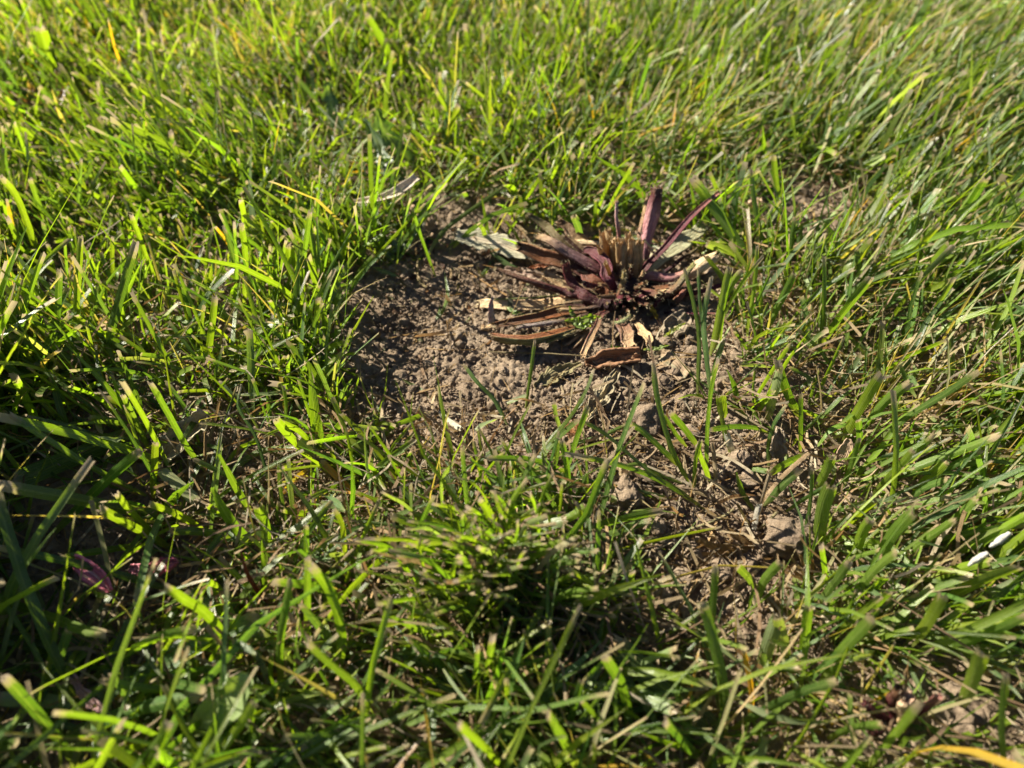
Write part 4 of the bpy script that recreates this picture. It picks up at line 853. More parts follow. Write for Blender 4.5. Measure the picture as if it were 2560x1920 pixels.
# ------------------------------------------------------------------ leaves of weeds and withered leaves
def leaf(name, label, cat, crop, pts, halfw, col, veincol, zs, teeth=0, tooth=0.0, curl=.2, wrinkle=.15, mat=None, thick=0, parent=None, roll=0.0, group=None, holes=(), bump_edge=0.0, tipw=.15, tip=0):
    """leaf with a midrib: pts picture curve, halfw px in the crop at its widest, zs (base, tip) heights mm"""
    P = lift(crop, pts, zs[0], zs[1]); n = 44; P = spline(P, n); Tn = norm(np.gradient(P, axis=0)); s = np.linspace(0, 1, n)
    wmax = halfw/CROPS[crop][2]*np.mean([px_m(p) for p in P])
    up = np.tile(norm(np.array([0, -.45, 1.0])), (n, 1)); Bv = norm(np.cross(Tn, up)); Nv = np.cross(Bv, Tn)
    ca, sa = math.cos(roll), math.sin(roll); Bv, Nv = Bv*ca+Nv*sa, Nv*ca-Bv*sa
    A = 13; us = np.linspace(-1, 1, A); V = np.empty((n, A, 3)); C = np.empty((n, A, 4)); sd_ = rng.random()*50
    base_w = np.interp(s, [0, .15, .5, .8, 1], [.25, .6, 1, .8, tipw])
    for j, u in enumerate(us):
        e = 1.0
        if teeth:
            ph = (s*teeth + (.3 if u > 0 else 0)) % 1
            e = 1-tooth*(ph)*(1 if abs(u) > .35 else abs(u))*1.0
            e = e*(1+.25*vnoise(s*teeth, np.full(n, sd_), 0, 3))
        e = e*(1+.16*vnoise(s*9+sd_, np.full(n, 5. if u > 0 else 9.), 0, 4))
        hw = wmax*base_w*e
        z = curl*wmax*(u*u) + wrinkle*wmax*vnoise(s*7+sd_, np.full(n, u*2.2+sd_), 0, 6) + .5*wrinkle*wmax*vnoise(s*19+sd_, np.full(n, u*5.2), 0, 7)
        V[:, j] = P+Bv*(hw*u)[:, None]+Nv*z[:, None]
        k = np.clip(1-abs(u)*3.2, 0, 1); c = np.array(col)*(1-k)+np.array(veincol)*k
        C[:, j, :3] = c; C[:, j, 3] = tip
    g = ground_h(V[..., 0], V[..., 1])+.0006; V[..., 2] = np.maximum(V[..., 2], g)
    bl = np.empty((n, A, 3)); bl[..., 0] = (us+1)/2; bl[..., 1] = s[:, None]; bl[..., 2] = rng.random()
    I = np.arange(n*A).reshape(n, A); F = np.stack([I[:-1, :-1], I[:-1, 1:], I[1:, 1:], I[1:, :-1]], -1).reshape(-1, 4)
    V = V.reshape(-1, 3)
    if parent is not None: V = rel(V, parent)
    o = mesh_obj(name, V, F, mat or M_LEAF, parent, C.reshape(-1, 4), bl.reshape(-1, 3))
    if thick:
        m = o.modifiers.new('thickness', 'SOLIDIFY'); m.thickness = thick/1000; m.offset = -1
    return tag(o, label, cat, group)

leaf('withered_leaf', 'pale serrated dead leaf with thick white midrib lying left behind the cut plant', 'dead leaf', 'c1',
     [(600, 620), (300, 520), (120, 470), (-60, 440)], 112, (.44, .42, .30), (.68, .57, .42), (5, 7), teeth=8, tooth=.30, curl=.03, wrinkle=.05, thick=.25, tipw=.5)
leaf('withered_leaf', 'dusty brown and green torn leaf with scalloped edge right below the cut plant', 'dead leaf', 'c1',
     [(870, 1390), (740, 1440), (640, 1490), (520, 1560)], 70, (.25, .22, .11), (.38, .30, .15), (3.5, 1.5), teeth=5, tooth=.4, thick=.25, wrinkle=.2)
leaf('withered_leaf', 'torn pale leaf with a yellow hole and sandy crust pointing down at the clods', 'dead leaf', 'e5',
     [(1120, 330), (930, 640), (780, 900), (560, 1200)], 200, (.30, .26, .17), (.48, .38, .18), (5, 2), teeth=4, tooth=.5, thick=.25, wrinkle=.28, tipw=.5)
leaf('bark_strip', 'rough reddish-brown curled strip of old leaf base lying below the cut plant', 'bark strip', 'c1',
     [(900, 1390), (1010, 1375), (1150, 1350), (1310, 1330)], 62, (.26, .14, .075), (.34, .20, .11), (4, 5), curl=.75, wrinkle=.38, thick=.9, tipw=.75)
leaf('withered_leaf', 'small flat dusty leaf with a broad red-brown stain right of the bark strip', 'dead leaf', 'c1',
     [(1380, 1300), (1490, 1370), (1640, 1490)], 85, (.30, .22, .14), (.24, .22, .14), (2, 2), wrinkle=.15, thick=.4, tipw=.7)
leaf('withered_leaf', 'grey-brown crumpled leaf lying behind the purple tuft base at the right of the cut plant', 'dead leaf', 'c1',
     [(1480, 1200), (1560, 1120), (1650, 1020)], 90, (.26, .21, .15), (.3, .27, .15), (2, 6), wrinkle=.3, thick=.4, tipw=.5)
leaf('withered_leaf', 'bright bleached bent leafstalk lying across the back of the bare earth', 'dead leaf', 'c2',
     [(440, 300), (620, 275), (800, 215), (920, 130), (975, 80)], 44, (.64, .56, .46), (.70, .60, .50), (10, 20), curl=.5, thick=.5, tipw=.9)
leaf('withered_leaf', 'peach-brown crumpled dead leaf behind the V-shaped shoot', 'dead leaf', 'c2',
     [(960, 720), (1000, 600), (1010, 480), (900, 370)], 120, (.42, .29, .19), (.5, .36, .24), (2, 5), teeth=5, tooth=.3, wrinkle=.35, thick=.3, tipw=.6)
leaf('withered_leaf', 'pale curled dead leaf with a torn brown end in the left grass', 'dead leaf', 'c3',
     [(1080, 720), (1190, 620), (1290, 520), (1440, 395)], 120, (.40, .36, .24), (.40, .30, .17), (2, 14), curl=.5, wrinkle=.3, thick=.3, teeth=3, tooth=.4, tipw=.55)
leaf('withered_leaf', 'flat tan leaf half hidden under blades left of the pale curled leaf', 'dead leaf', 'c3',
     [(740, 380), (900, 385), (1060, 400)], 60, (.42, .35, .22), (.40, .33, .2), (4, 4), wrinkle=.3, thick=.3)
leaf('withered_leaf', 'small oval tan leaf standing on its edge behind the lower right blades', 'dead leaf', 'c8',
     [(500, 735), (560, 690), (600, 620), (615, 545)], 52, (.46, .33, .23), (.42, .30, .2), (3, 11), curl=.15, wrinkle=.06, thick=.3, tipw=.25)
leaf('withered_leaf', 'crisp orange-brown dead leaf in the grass behind the broad dark blade', 'dead leaf', 'd7',
     [(300, 600), (370, 540), (450, 490)], 60, (.50, .34, .22), (.5, .36, .25), (3, 9), wrinkle=.4, thick=.3, teeth=3, tooth=.4)
leaf('withered_leaf', 'crumpled peach dead leaf above the orange-brown one at the right', 'dead leaf', 'd7',
     [(320, 350), (370, 310), (440, 300)], 60, (.52, .38, .27), (.5, .36, .25), (4, 9), wrinkle=.4, thick=.3)
leaf('withered_leaf', 'long brown twisted leaf lying flat under the slender tuft on the right', 'dead leaf', 'd7',
     [(440, 960), (600, 910), (800, 890)], 34, (.40, .28, .2), (.4, .28, .2), (3, 4), wrinkle=.4, thick=.3)
leaf('withered_leaf', 'grey dusty flat leaf half buried in the bottom centre grass', 'dead leaf', 'e2',
     [(250, 800), (320, 770), (430, 780)], 60, (.40, .37, .34), (.42, .38, .33), (2, 4), wrinkle=.2, thick=.3, tipw=.7)
leaf('withered_leaf', 'tan curved husk-like leaf in the bottom left grass beside the tall bent blade', 'dead leaf', 'c6',
     [(1480, 400), (1580, 385), (1680, 420)], 30, (.46, .38, .28), (.42, .34, .26), (6, 8), wrinkle=.2, thick=.3)
o = leaf('seed_husk', 'shrivelled grey-tan ribbed seed husk standing among the blades at the right of the clods', 'seed husk', 'c5',
     [(1640, 700), (1630, 600), (1650, 470)], 52, (.36, .29, .21), (.42, .34, .25), (2, 13), curl=.9, wrinkle=.25, thick=.5, tipw=.3)
leaf('pink_root_piece', 'vivid pink and white peeled root piece in the shaded lower left', 'root piece', 'c3',
     [(520, 1370), (600, 1440), (680, 1510), (765, 1600)], 56, (.58, .16, .24), (.70, .44, .46), (17, 10), curl=.6, wrinkle=.15, thick=.8, tipw=.2, mat=M_STALK)
leaf('pink_root_piece', 'crumpled dark pink root piece right of the vivid pink one', 'root piece', 'c3',
     [(1050, 1440), (1130, 1425), (1215, 1395)], 54, (.46, .11, .17), (.56, .25, .28), (10, 15), curl=.4, wrinkle=.5, thick=.7, mat=M_STALK)
leaf('pink_root_piece', 'small pink stub near the crumpled dark pink root piece', 'root piece', 'c3',
     [(900, 1440), (960, 1450), (1000, 1470)], 36, (.52, .20, .25), (.56, .28, .3), (10, 10), curl=.3, wrinkle=.3, thick=.7, mat=M_STALK)
leaf('pink_root_piece', 'dusty pink shrivelled strip low in the bottom left corner', 'root piece', 'c6',
     [(400, 640), (450, 720), (510, 790), (580, 835)], 26, (.42, .26, .25), (.5, .34, .33), (10, 6), curl=.4, wrinkle=.3, thick=.7, mat=M_STALK)
leaf('broad_leaf', 'soft pale velvety leaf standing blurred among the bottom left blades', 'weed leaf', 'c6',
     [(1080, 940), (1180, 850), (1290, 760), (1380, 640)], 110, (.24, .32, .13), (.30, .36, .17), (8, 24), curl=.25, wrinkle=.1, mat=M_BROAD, tipw=.45)
leaf('broad_leaf', 'broad pale green leaf at the top right corner', 'weed leaf', 'd3',
     [(1880, 95), (2000, 60), (2140, 10)], 48, (.20, .29, .10), (.27, .35, .15), (12, 30), curl=.15, wrinkle=.12, mat=M_BROAD)
leaf('broad_leaf', 'green crumpled leaf scrap lying on soil left of the cut plant stalks', 'weed leaf', 'c1',
     [(310, 970), (370, 1010), (450, 1030)], 26, (.09, .15, .03), (.14, .19, .05), (3, 2), wrinkle=.3, teeth=4, tooth=.4, mat=M_BROAD)
r_ = thing('weed', 'weed with lobed dark green leaves standing behind the bare earth', 'weed', W(*full('d2', 500, 1200)), 'weeds in the lawn')
for pts, hw, zs in [([(700, 1200), (560, 1050), (450, 920), (385, 750)], 95, (1, 34)), ([(360, 1320), (420, 1180), (420, 1050), (300, 820)], 75, (1, 24)),
                    ([(250, 1100), (100, 800), (60, 620), (20, 560)], 60, (2, 34)), ([(620, 1320), (520, 1180), (400, 1100)], 60, (1, 12))]:
    leaf('leaf', None, None, 'd2', pts, hw, (.060, .115, .040), (.13, .2, .08), zs, teeth=4, tooth=.55, curl=.2, wrinkle=.15, mat=M_BROAD, parent=r_, roll=rng.uniform(-.4, .4))
r_ = thing('weed', 'weed with lobed grey-green leaves lying flat at the left rear corner of the soil', 'weed', W(*full('c2', 700, 800)), 'weeds in the lawn')
for pts, hw, zs in [([(560, 640), (660, 690), (780, 790)], 75, (4, 2)), ([(520, 520), (600, 600), (660, 700)], 55, (7, 3)), ([(900, 620), (820, 660), (700, 740)], 70, (6, 3)), ([(330, 390), (440, 400), (540, 480)], 40, (10, 6)), ([(600, 860), (700, 900), (820, 940)], 26, (5, 2))]:
    leaf('leaf', None, None, 'c2', pts, hw, (.11, .16, .08), (.2, .26, .14), zs, teeth=5, tooth=.4, curl=.3, wrinkle=.25, mat=M_BROAD, parent=r_, roll=rng.uniform(-.3, .3))
r_ = thing('weed', 'weed with narrow dull red leaves in the dark hollow at the upper left edge', 'weed', W(*full('d1', 330, 860)), 'weeds in the lawn')
for pts, hw, zs in [([(330, 840), (240, 760), (150, 700), (60, 640)], 30, (2, 16)), ([(290, 800), (240, 660), (190, 560)], 22, (4, 20)), ([(370, 900), (400, 740), (440, 640), (490, 570)], 24, (3, 18)), ([(320, 900), (300, 850), (270, 830)], 28, (2, 6))]:
    leaf('leaf', None, None, 'd1', pts, hw, (.24, .10, .065), (.3, .16, .1), zs, curl=.4, wrinkle=.2, mat=M_BROAD, parent=r_, roll=rng.uniform(-.3, .3))
# white scales at the right edge
for lab, pts in [('glossy white scale lying on the right-leaning blades near the right edge', [(1440, 1425), (1510, 1375), (1580, 1335)]),
                 ('second white scale just above the glossy white one, partly hidden by a blade', [(1590, 1295), (1660, 1250), (1735, 1195)])]:
    leaf('white_scale', lab, 'scale', 'c8', pts, 26, (.58, .60, .56), (.64, .66, .62), (18, 22), curl=-.5, wrinkle=.03, thick=.5, tipw=.5, mat=M_LEAF)
single('curved red hairy stem leaning in the lower left of centre', 'c3', [(1860, 1680), (1770, 1560), (1710, 1440), (1668, 1318)], 42, 'r', 30, cat='stem', name='red_stem', mat=M_STALK, fold=.9, tip=0)
single('thin grey-brown shrivelled leaf tip in the shaded left grass', 'c3', [(560, 960), (520, 900), (470, 865)], 52, 's', 12, cat='dead grass', name='dried_grass', mat=M_LEAF, fold=.4, tip=0)

# ------------------------------------------------------------------ the cut plant
def c1z(pts, zs):
    """pts in the c1 crop with a height (mm) each"""
    return np.array([W(*full('c1', x, y), gh(W(*full('c1', x, y)))+z/1000) for (x, y), z in zip(pts, zs)])
HAIR = []
def stalk(name, root, pts, zs, wpx, cols, inner=None, style='tube', label=None, ribs=.09, open_dir=None, hairs=0, flat=.8, ragged=1.2, seg=34, lumps=.20, crop='c1', mat=None):
    P = np.array([W(*full(crop, x, y), gh(W(*full(crop, x, y)))+z/1000) for (x, y), z in zip(pts, zs)]); P = spline(P, seg); n = len(P); s = np.linspace(0, 1, n)
    Tn = norm(np.gradient(P, axis=0)); view = norm(CAMP-P)
    up = norm(np.array([0, 0, 1.0])*1.0+view*.8) if open_dir is None else norm(np.tile(np.array(open_dir, float), (n, 1)))
    Bv = norm(np.cross(Tn, up)); Nv = np.cross(Bv, Tn)
    wd = np.interp(s, np.linspace(0, 1, len(wpx)), wpx)/CROPS[crop][2]*np.array([px_m(p) for p in P])
    C0 = np.array([[np.interp(t, np.linspace(0, 1, len(cols)), [c[k] for c in cols]) for k in range(3)] for t in s])
    if style == 'tube':
        A = 20; th = np.linspace(0, 2*PI, A, endpoint=False); X, Y = np.cos(th), np.sin(th)*flat; inn = np.zeros(A)
    else:
        a1 = np.linspace(-PI*.04, -PI*.96, 13); a2 = np.linspace(-PI*.93, -PI*.07, 11)
        X = np.r_[np.cos(a1), .80*np.cos(a2)]; Y = np.r_[np.sin(a1)*flat, .45*np.sin(a2)*flat]+.25; inn = np.r_[np.zeros(13), np.ones(11)]; A = 24; th = np.r_[a1, a2]
    sd_ = rng.random()*90
    wob = np.clip(s*4, 0, 1)*wd*.22; P = P+Bv*(wob*vnoise(s*4+sd_, np.full(n, sd_), 0, 91))[:, None]+Nv*(wob*.6*vnoise(s*5+sd_, np.full(n, sd_), 0, 92))[:, None]
    wd = wd*(1+.16*vnoise(s*6+sd_, np.full(n, sd_), 0, 93))
    V = np.empty((n, A, 3)); C = np.empty((n, A, 4)); C[..., 3] = 1
    for j in range(A):
        rr = 1+ribs*math.cos(th[j]*7+sd_)+ribs*.6*math.cos(th[j]*13+sd_)+lumps*vnoise(s*9+sd_, np.full(n, math.cos(th[j])*1.5+sd_), math.sin(th[j])*1.5, 12)
        V[:, j] = P+Bv*(wd*.5*X[j]*rr)[:, None]+Nv*(wd*.5*Y[j]*rr)[:, None]
        ci = C0 if not inn[j] or inner is None else np.array([[np.interp(t, np.linspace(0, 1, len(inner)), [c[k] for c in inner]) for k in range(3)] for t in s])
        C[:, j, :3] = ci
    V[-1] += Tn[-1]*(rng.uniform(-1, .9, A)*wd[-1]*.35*ragged)[:, None]; V[-2] += Tn[-2]*(rng.uniform(-.4, .3, A)*wd[-1]*.2*ragged)[:, None]
    g = ground_h(V[..., 0], V[..., 1])-.002; V[..., 2] = np.maximum(V[..., 2], g)
    bl = np.empty((n, A, 3)); bl[..., 0] = np.abs(np.linspace(-1, 1, A)); bl[..., 1] = s[:, None]*5; bl[..., 2] = rng.random()
    I = np.arange(n*A).reshape(n, A); J = np.roll(I, -1, 1)
    F = np.stack([I[:-1], J[:-1], J[1:], I[1:]], -1).reshape(-1, 4)
    Vf = V.reshape(-1, 3); Cf = C.reshape(-1, 4); bf = bl.reshape(-1, 3)
    ce = P[-1]-Tn[-1]*wd[-1]*.25*ragged; tri = []
    for j in range(A): tri.append((n*A, I[-1, (j+1) % A], I[-1, j]))
    Vf = np.vstack([Vf, ce]); Cf = np.vstack([Cf, Cf[I[-1, 0]]*[.6, .5, .5, 1]]); bf = np.vstack([bf, bf[-1]])
    o = mesh_obj(name, rel(Vf, root), [F, np.array(tri)], mat or M_STALK, root, Cf, bf)
    if label: o['label'] = label
    for _ in range(hairs):
        i = rng.integers(1, n-1); j = rng.integers(0, A); b = V[i, j]; d = norm(norm(b-P[i])+.35*rng.normal(0, 1, 3)); ln = rng.uniform(.0006, .0015); q = norm(np.cross(d, view[i]))*.00005
        HAIR.append((b-q, b+q, b+d*ln))
    # torn fibres at the cut
    for _ in range(int(12*ragged)):
        j = rng.integers(0, A); b = V[-1, j]; d = norm(Tn[-1]+.5*rng.normal(0, 1, 3)); q = norm(np.cross(d, view[-1]))*.0001
        HAIR.append((b-q, b+q, b+d*rng.uniform(.0005, .0018)))
    return o
PU, PD, MG, PK = (.072, .013, .016), (.032, .008, .010), (.125, .018, .034), (.32, .15, .12)
OL, BR, OR, TN, TL, DK = (.15, .135, .05), (.12, .065, .03), (.19, .07, .022), (.50, .35, .18), (.62, .48, .28), (.05, .035, .025)
PG = (.33, .33, .20)
cp = c1z([(1230, 880)], [2])[0]
plant = thing('cut_plant', 'cut-back purple-stalked rosette plant on bare soil with a tan stubble crown', 'plant', cp)
# crown: the lumpy dark root head
def crown():
    V, F = ICO[5]; d = 1+.35*vnoise(V[:, 0]*2, V[:, 1]*2, V[:, 2]*2, 61)+.2*np.abs(fbm(V[:, 0]*6, V[:, 1]*6, V[:, 2]*6, 3, 62))
    Q = V*d[:, None]*[.0125, .0105, .0055]+[0, .002, .0005]
    k = .5+.5*vnoise(V[:, 0]*4, V[:, 1]*4, V[:, 2]*4, 63)
    C = np.outer(1-k, PD)+np.outer(k, DK)
    mesh_obj('root_crown', Q, F, M_STALK, plant, C, np.c_[k, k, k])
crown()
ST = lambda *a, **k: stalk('leaf_stalk', plant, *a, **k)
# left side, upper to lower
ST([(1060, 800), (900, 640), (700, 470), (600, 380), (478, 292)], [6, 12, 16, 18, 20], [60, 60, 60, 64, 40], [PU, PD, OL, BR, DK], inner=[BR, OL], style='channel', hairs=20)
ST([(1000, 720), (900, 520), (800, 410), (700, 340)], [7, 11, 13, 15], [60, 80, 90, 60], [PU, BR, BR, TN], inner=[TN, BR], style='channel', lumps=.3, ragged=1.5)
ST([(1150, 800), (1000, 690), (800, 590), (660, 500), (555, 440)], [7, 12, 17, 19, 20], [80, 80, 72, 70, 56], [MG, PU, (.2, .12, .12), (.3, .2, .14), TN], hairs=110, flat=.6)
ST([(1130, 850), (950, 720), (800, 655), (600, 590), (395, 535)], [6, 10, 14, 17, 19], [70, 100, 112, 116, 70], [PU, PU, PD, (.20, .12, .07), TN], inner=[PU, OR, BR, OR, BR], style='channel', hairs=60, open_dir=(-.1, -.6, .8), label='wide channelled stalk with an orange-brown hollow inner face')
ST([(1080, 900), (980, 790), (900, 720), (840, 690)], [6, 10, 11, 12], [90, 90, 70, 40], [PD, PU, (.26, .09, .08), BR], inner=[OR, PU], style='channel', lumps=.3)
ST([(1130, 880), (1080, 760), (1040, 640), (940, 560), (870, 560)], [6, 14, 17, 18, 16], [60, 90, 100, 90, 40], [PU, MG, MG, PU, BR], inner=[MG, PU], style='channel', lumps=.45, hairs=60, label='crumpled magenta leaf base left of the tan stubble')
ST([(1020, 960), (900, 880), (790, 790), (740, 655)], [5, 9, 13, 20], [90, 84, 76, 62], [PD, PU, PU, PU], hairs=50, label='stout purple stalk cut short and standing up')
ST([(1000, 950), (860, 860), (720, 780), (600, 735)], [5, 8, 10, 11], [90, 90, 80, 70], [PD, (.14, .08, .05), (.20, .13, .08), TN], inner=[BR, TN], style='channel', ragged=1.6, hairs=40)
ST([(1080, 960), (850, 875), (700, 845), (480, 780), (240, 690)], [5, 8, 10, 13, 17], [110, 70, 56, 48, 28], [PD, PU, PU, (.15, .06, .04), BR], hairs=70, label='longest dark purple stalk reaching out over the bare soil to the left')
ST([(900, 935), (600, 950), (350, 955), (110, 960)], [4, 3, 3, 2], [90, 92, 88, 80], [(.22, .10, .07), TN, (.38, .30, .20), TN], inner=[TN, TL], style='channel', flat=.35, ragged=1.5, label='flat pale tan dried stalk lying on the soil')
ST([(720, 880), (500, 905), (230, 915)], [5, 5, 6], [16, 15, 12], [OL, (.20, .24, .05), (.18, .22, .05)], hairs=30)
ST([(900, 990), (740, 1010), (500, 1060), (240, 1105)], [5, 7, 7, 6], [50, 84, 76, 46], [PD, OL, (.15, .15, .07), BR], inner=[BR, OR, BR], style='channel', hairs=70)
ST([(760, 1075), (640, 1090), (480, 1110), (380, 1130)], [6, 7, 6, 5], [40, 40, 38, 26], [BR, (.22, .18, .16), (.26, .22, .20), (.24, .2, .16)], hairs=120, flat=.7, label='grey-brown hairy stalk lying over the orange boat-shaped one')
ST([(880, 1100), (720, 1140), (480, 1195), (300, 1190), (205, 1170)], [5, 6, 6, 7, 8], [50, 116, 136, 122, 60], [OL, (.17, .18, .08), (.18, .19, .08), OL, BR], inner=[BR, OR, OR, (.3, .14, .07), OR], style='channel', hairs=60, open_dir=(.05, .55, .95), flat=1.0, label='boat-shaped hollow stalk with a glowing orange-brown inside')
ST([(900, 1140), (760, 1175), (610, 1230)], [5, 6, 5], [34, 28, 22], [BR, OL, (.24, .24, .07)], hairs=110)
ST([(900, 1120), (840, 1190), (760, 1250)], [4, 3, 2], [26, 24, 18], [BR, TN, TN]); ST([(920, 1140), (860, 1220), (790, 1290)], [4, 3, 2], [26, 22, 16], [BR, TN, BR])
# front
ST([(1030, 1010), (1000, 1080), (930, 1210), (880, 1335)], [6, 8, 8, 7], [44, 50, 54, 44], [PU, MG, PU, TN], inner=[PU, TN], style='channel', hairs=160, label='hairy purple stalk pointing at the viewer with a tan torn end')
ST([(1170, 1060), (1190, 1140), (1215, 1210), (1250, 1285)], [4, 7, 7, 6], [80, 110, 112, 80], [PD, PD, PU, TN], inner=[PU, TN], style='channel', ragged=1.6, hairs=60, lumps=.3, label='thick dark stub with a crusty tan end')
ST([(1110, 990), (1135, 920), (1165, 820), (1185, 700)], [4, 8, 14, 20], [34, 36, 40, 30], [PU, MG, (.22, .13, .05), (.32, .28, .09)], hairs=240, flat=.5, label='short bristly stalk standing upright before the crown')
ST([(1395, 975), (1440, 920), (1540, 850), (1630, 750), (1705, 650)], [3, 6, 10, 14, 19], [40, 38, 42, 44, 34], [PU, MG, (.22, .12, .06), OL, (.26, .26, .07)], hairs=240, flat=.5, label='bristly stalk running up right from purple to green')
ST([(1240, 1035), (1180, 1080), (1110, 1090)], [6, 7, 6], [34, 34, 24], [OL, (.26, .32, .14), (.28, .34, .14)], hairs=150, label='short pale green bristly stub in front of the crown')
ST([(1270, 1080), (1310, 1130), (1360, 1200), (1370, 1250)], [4, 6, 7, 6], [24, 60, 66, 40], [DK, PU, TN, TN], inner=[TN, TN], style='channel', lumps=.5, ragged=1.6)
# back and right
ST([(1170, 700), (1150, 500), (1135, 330), (1128, 190)], [8, 16, 24, 30], [30, 26, 24, 24], [PU, PK, (.42, .26, .26), (.5, .36, .33)], label='thin pink stalk standing straight up behind the crown')
ST([(1330, 640), (1350, 490), (1385, 300), (1425, 150), (1435, 85)], [6, 12, 20, 26, 29], [62, 72, 84, 90, 78], [PU, (.42, .20, .22), (.40, .20, .20), PU, BR], hairs=60, label='thickest pink stalk behind the crown, darker purple towards its cut top')
ST([(1300, 640), (1310, 430), (1345, 250), (1360, 140)], [4, 9, 16, 20], [30, 40, 40, 30], [BR, (.3, .18, .12), TN, BR])
ST([(1270, 780), (1370, 650), (1520, 500), (1700, 285), (1895, 120)], [6, 10, 16, 24, 31], [70, 62, 50, 44, 34], [PD, PU, MG, MG, PK], inner=[PU, PU, MG, PK], style='channel', label='long slim magenta stalk slanting far up to the right')
ST([(1350, 700), (1480, 600), (1640, 470), (1780, 350)], [3, 6, 8, 10], [100, 130, 130, 90], [(.25, .22, .14), PG, PG, (.36, .34, .24)], inner=[PG, PG], style='channel', flat=.35, label='broad faded green stalk behind the long magenta one')
ST([(1480, 720), (1600, 620), (1720, 540)], [4, 6, 8], [30, 26, 20], [PD, PU, OL])
ST([(1280, 770), (1380, 745), (1500, 755), (1640, 720), (1740, 670), (1870, 600)], [6, 11, 11, 13, 15, 17], [50, 78, 84, 84, 92, 76], [PU, PK, (.30, .13, .14), (.42, .24, .18), TL, TL], hairs=50, ragged=2, lumps=.2, label='pink stalk drying to a frayed straw-coloured end at the right')
ST([(1350, 820), (1500, 830), (1650, 820), (1780, 770), (1890, 720)], [5, 8, 9, 10, 11], [60, 66, 64, 62, 46], [PD, PU, BR, BR, TN], ragged=2, lumps=.3)
ST([(1400, 900), (1620, 880), (1800, 840), (1930, 805)], [3, 5, 7, 8], [50, 40, 36, 34], [PD, PU, MG, MG], label='low magenta stalk running out right into the grass')
ST([(1930, 805), (2020, 775), (2110, 755)], [8, 9, 9], [36, 34, 22], [MG, TL, TL], ragged=1.5)
ST([(1480, 1010), (1700, 1020), (1860, 1020)], [2, 3, 4], [22, 20, 16], [PD, MG, PK])
ST([(1560, 930), (1620, 880), (1660, 800)], [4, 7, 9], [40, 46, 30], [BR, (.26, .1, .07), BR])
# tan stubble crown
for x0, y0, x1, y1, w_, c_ in [(1060, 800, 1030, 425, 44, TN), (1090, 790, 1070, 395, 34, TL), (1110, 780, 1105, 450, 40, TN), (1150, 830, 1150, 485, 46, TN), (1180, 840, 1180, 470, 34, TL),
                               (1215, 830, 1212, 425, 38, TN), (1240, 800, 1240, 475, 40, TL), (1265, 800, 1275, 480, 52, TN), (1285, 790, 1310, 490, 42, TL), (1130, 760, 1090, 480, 36, TL),
                               (1200, 760, 1195, 500, 40, TN), (1255, 760, 1290, 500, 36, TN), (1050, 740, 1010, 520, 40, TN), (1170, 720, 1160, 510, 40, BR), (1100, 850, 1050, 640, 34, TN), (1225, 720, 1235, 460, 30, TL)]:
    stalk('dry_stub', plant, [(x0, y0), ((x0+x1)/2+rng.uniform(-8, 8), (y0+y1)/2), (x1, y1)], [5, 13+rng.uniform(-1, 1), 23+(y0-750)*.02], [w_*.9, w_, w_*1.05], [BR, (.42, .27, .12), c_, TL], ragged=1.9, ribs=.16, lumps=.25, seg=14, mat=M_STUB)
for pts, zs, w_ in [([(1330, 470), (1370, 520), (1420, 590)], [23, 21, 17], 16), ([(1300, 480), (1360, 500), (1400, 540)], [24, 22, 20], 10), ([(820, 500), (900, 495), (1010, 505)], [12, 13, 14], 46)]:
    stalk('dry_fibre', plant, pts, zs, [w_, w_, w_*.7], [TL, TL], ragged=1.0, seg=12)
for k in range(52):     # short maroon and brown leaf bases packed round the crown
    a = rng.uniform(0, 2*PI); r0 = rng.uniform(0, 30); r1 = rng.uniform(110, 330)
    x0, y0 = 1200+math.cos(a)*r0, 860-math.sin(a)*r0*.6; x1, y1 = 1200+math.cos(a)*r1, 840-math.sin(a)*r1*.62
    zt = rng.uniform(5, 16); y1 -= zt*4
    c = [(PD, PU, PU, BR), (PD, PD, PU, MG), (PD, DK, BR, BR), (PD, PU, (.16, .09, .05), TN)][k % 4]
    if y1 > 1010: continue
    ST([(x0, y0), ((x0+x1)/2+rng.normal(0, 12), (y0+y1)/2-rng.uniform(-6, 22)), (x1, y1)], [4, zt*.6, zt], [34, rng.uniform(26, 60), rng.uniform(18, 44)], list(c), inner=[PU, BR, OR] if k % 3 == 0 else None,
       style='channel' if k % 3 == 0 else 'tube', hairs=26, lumps=.25, ragged=1.4, seg=14, flat=.6)
for k in range(16):
    t = k/15; y1 = 420+t*640+rng.normal(0, 14); x1 = rng.uniform(520, 860); x0 = 1130; y0 = 800+t*160; zt = max(5, 19-13*t+rng.normal(0, 1))
    ST([(x0, y0), (x0*.55+x1*.45+rng.normal(0, 14), y0*.5+y1*.5+rng.normal(0, 12)), (x1, y1)], [5, zt*.7, zt], [40, rng.uniform(22, 50), rng.uniform(14, 34)],
       [PD, (PU, BR, PD)[k % 3], (BR, OL, (.2, .13, .08))[k % 3], (TN, BR, TN)[k % 3]], inner=[BR, PU, BR] if k % 2 else None, style='channel' if k % 2 else 'tube', hairs=34, lumps=.3, ragged=1.5, seg=18, flat=.55)
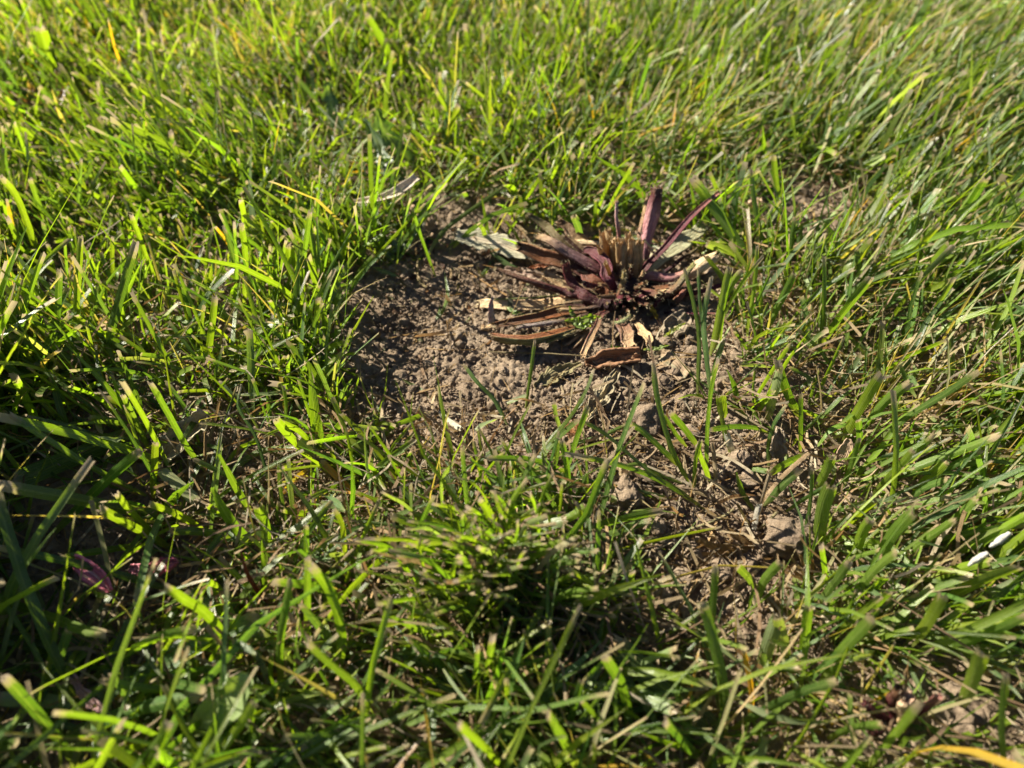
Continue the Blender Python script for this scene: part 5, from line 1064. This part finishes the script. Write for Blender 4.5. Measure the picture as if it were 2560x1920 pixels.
# small leaf scraps that belong to the plant
for pts, hw, c_, v_, zs in [([(1010, 1050), (930, 1060), (850, 1085), (745, 1075)], 48, (.13, .21, .035), (.22, .27, .06), (7, 9)), ([(940, 1110), (870, 1110), (790, 1090)], 30, (.14, .22, .03), (.2, .26, .05), (7, 8)),
                            ([(840, 1060), (800, 1020), (775, 965)], 22, (.15, .24, .05), (.2, .26, .07), (8, 13)), ([(1430, 1060), (1410, 1020), (1380, 950)], 30, (.30, .27, .04), (.3, .25, .05), (4, 13)),
                            ([(1190, 1330), (1130, 1300), (1080, 1330)], 56, (.08, .14, .03), (.1, .16, .03), (3, 4)), ([(1480, 1190), (1560, 1140), (1640, 1090)], 22, (.25, .28, .1), (.3, .3, .12), (4, 8)),
                            ([(1330, 1290), (1420, 1280), (1520, 1255)], 20, (.18, .24, .07), (.2, .26, .09), (5, 6)), ([(700, 890), (780, 895), (870, 905)], 26, (.46, .26, .17), (.4, .26, .18), (6, 7)),
                            ([(640, 870), (650, 930), (655, 1000)], 16, (.42, .33, .16), (.45, .33, .16), (9, 4)), ([(300, 690), (450, 720), (640, 770)], 55, (.33, .25, .19), (.3, .2, .16), (4, 6)),
                            ([(450, 690), (560, 670), (680, 650)], 26, (.34, .14, .07), (.36, .18, .1), (6, 8))]:
    leaf('leaf_scrap', None, None, 'c1', pts, hw, c_, v_, zs, teeth=3, tooth=.5, curl=.3, wrinkle=.35, mat=M_BROAD if c_[1] > c_[0] else M_LEAF, parent=plant, roll=rng.uniform(-.3, .3))
def hair_mesh(name, root, tris, col):
    V = np.array(tris).reshape(-1, 3); F = np.arange(len(V)).reshape(-1, 3)
    C = np.tile(np.r_[col, 1.], (len(V), 1)); bl = np.tile([.5, .5, .5], (len(V), 1))
    return tag(mesh_obj(name, rel(V, root), F, M_DRY, root, C, bl, smooth=False), kind='stuff')
hair_mesh('bristles', plant, HAIR, (.55, .48, .30))

# grey twig stub at the left end of the stalks
tw = thing('twig_stub', 'small upright grey forked twig stub at the left end of the orange boat-shaped stalk', 'twig', c1z([(205, 1090)], [1])[0])
stalk('stem', tw, [(205, 1090), (200, 1000), (210, 895)], [2, 9, 16], [52, 40, 22], [(.30, .27, .25), (.24, .22, .22), (.32, .3, .3)], inner=[(.4, .38, .36)]*2, style='channel', lumps=.3, seg=16)
stalk('stem', tw, [(205, 1110), (150, 1130), (140, 1100)], [3, 2, 3], [36, 40, 26], [TN, TN, BR], lumps=.4, ragged=2, seg=12)
# cut purple stump in the bottom right corner
HAIR.clear()
st = thing('cut_plant', 'blurred dark red cut stump with a tan centre near the bottom right corner', 'plant', W(*full('e3', 1150, 1300)))
for pts, zs, w_, cols in [([(1100, 1330), (980, 1250), (900, 1200)], [3, 8, 10], 60, [PU, PU]), ([(1120, 1320), (1110, 1180), (1160, 1080)], [3, 10, 16], 70, [PU, PU, BR]),
                          ([(1170, 1300), (1180, 1200), (1200, 1140)], [4, 10, 14], 110, [TN, TL, (.6, .42, .3)]), ([(1200, 1320), (1330, 1230), (1430, 1130)], [3, 10, 18], 56, [PU, MG, PK]),
                          ([(1050, 1360), (980, 1380), (920, 1330)], [3, 5, 6], 70, [PU, PU, BR])]:
    stalk('leaf_stalk', st, pts, zs, [w_]*3, cols, crop='e3', seg=16, lumps=.2)
hair_mesh('bristles', st, HAIR, (.5, .4, .3))
# fluffy orange-brown tuft on the soil
fl = []
fp = W(*full('e5', 370, 1430)); fp[2] = gh(fp)
for _ in range(900):
    a = rng.uniform(0, 6.28); b = fp+[rng.normal(0, .0016), rng.normal(0, .0012), .0004+abs(rng.normal(0, .0008))]
    d = norm(np.array([math.cos(a), math.sin(a), rng.uniform(-.1, .6)])); q = norm(np.cross(d, [0, -.5, 1]))*.00006
    fl.append((b-q, b+q, b+d*rng.uniform(.001, .003)))
V = np.array(fl).reshape(-1, 3)
o = mesh_obj('fluff_tuft', V, np.arange(len(V)).reshape(-1, 3), M_DRY, None, np.tile([.42, .20, .08, 1.], (len(V), 1)), np.tile([.5, .5, .5], (len(V), 1)), smooth=False)
tag(o, 'small fluffy orange-brown seed tuft on the soil below the torn leaf', 'seed fluff')
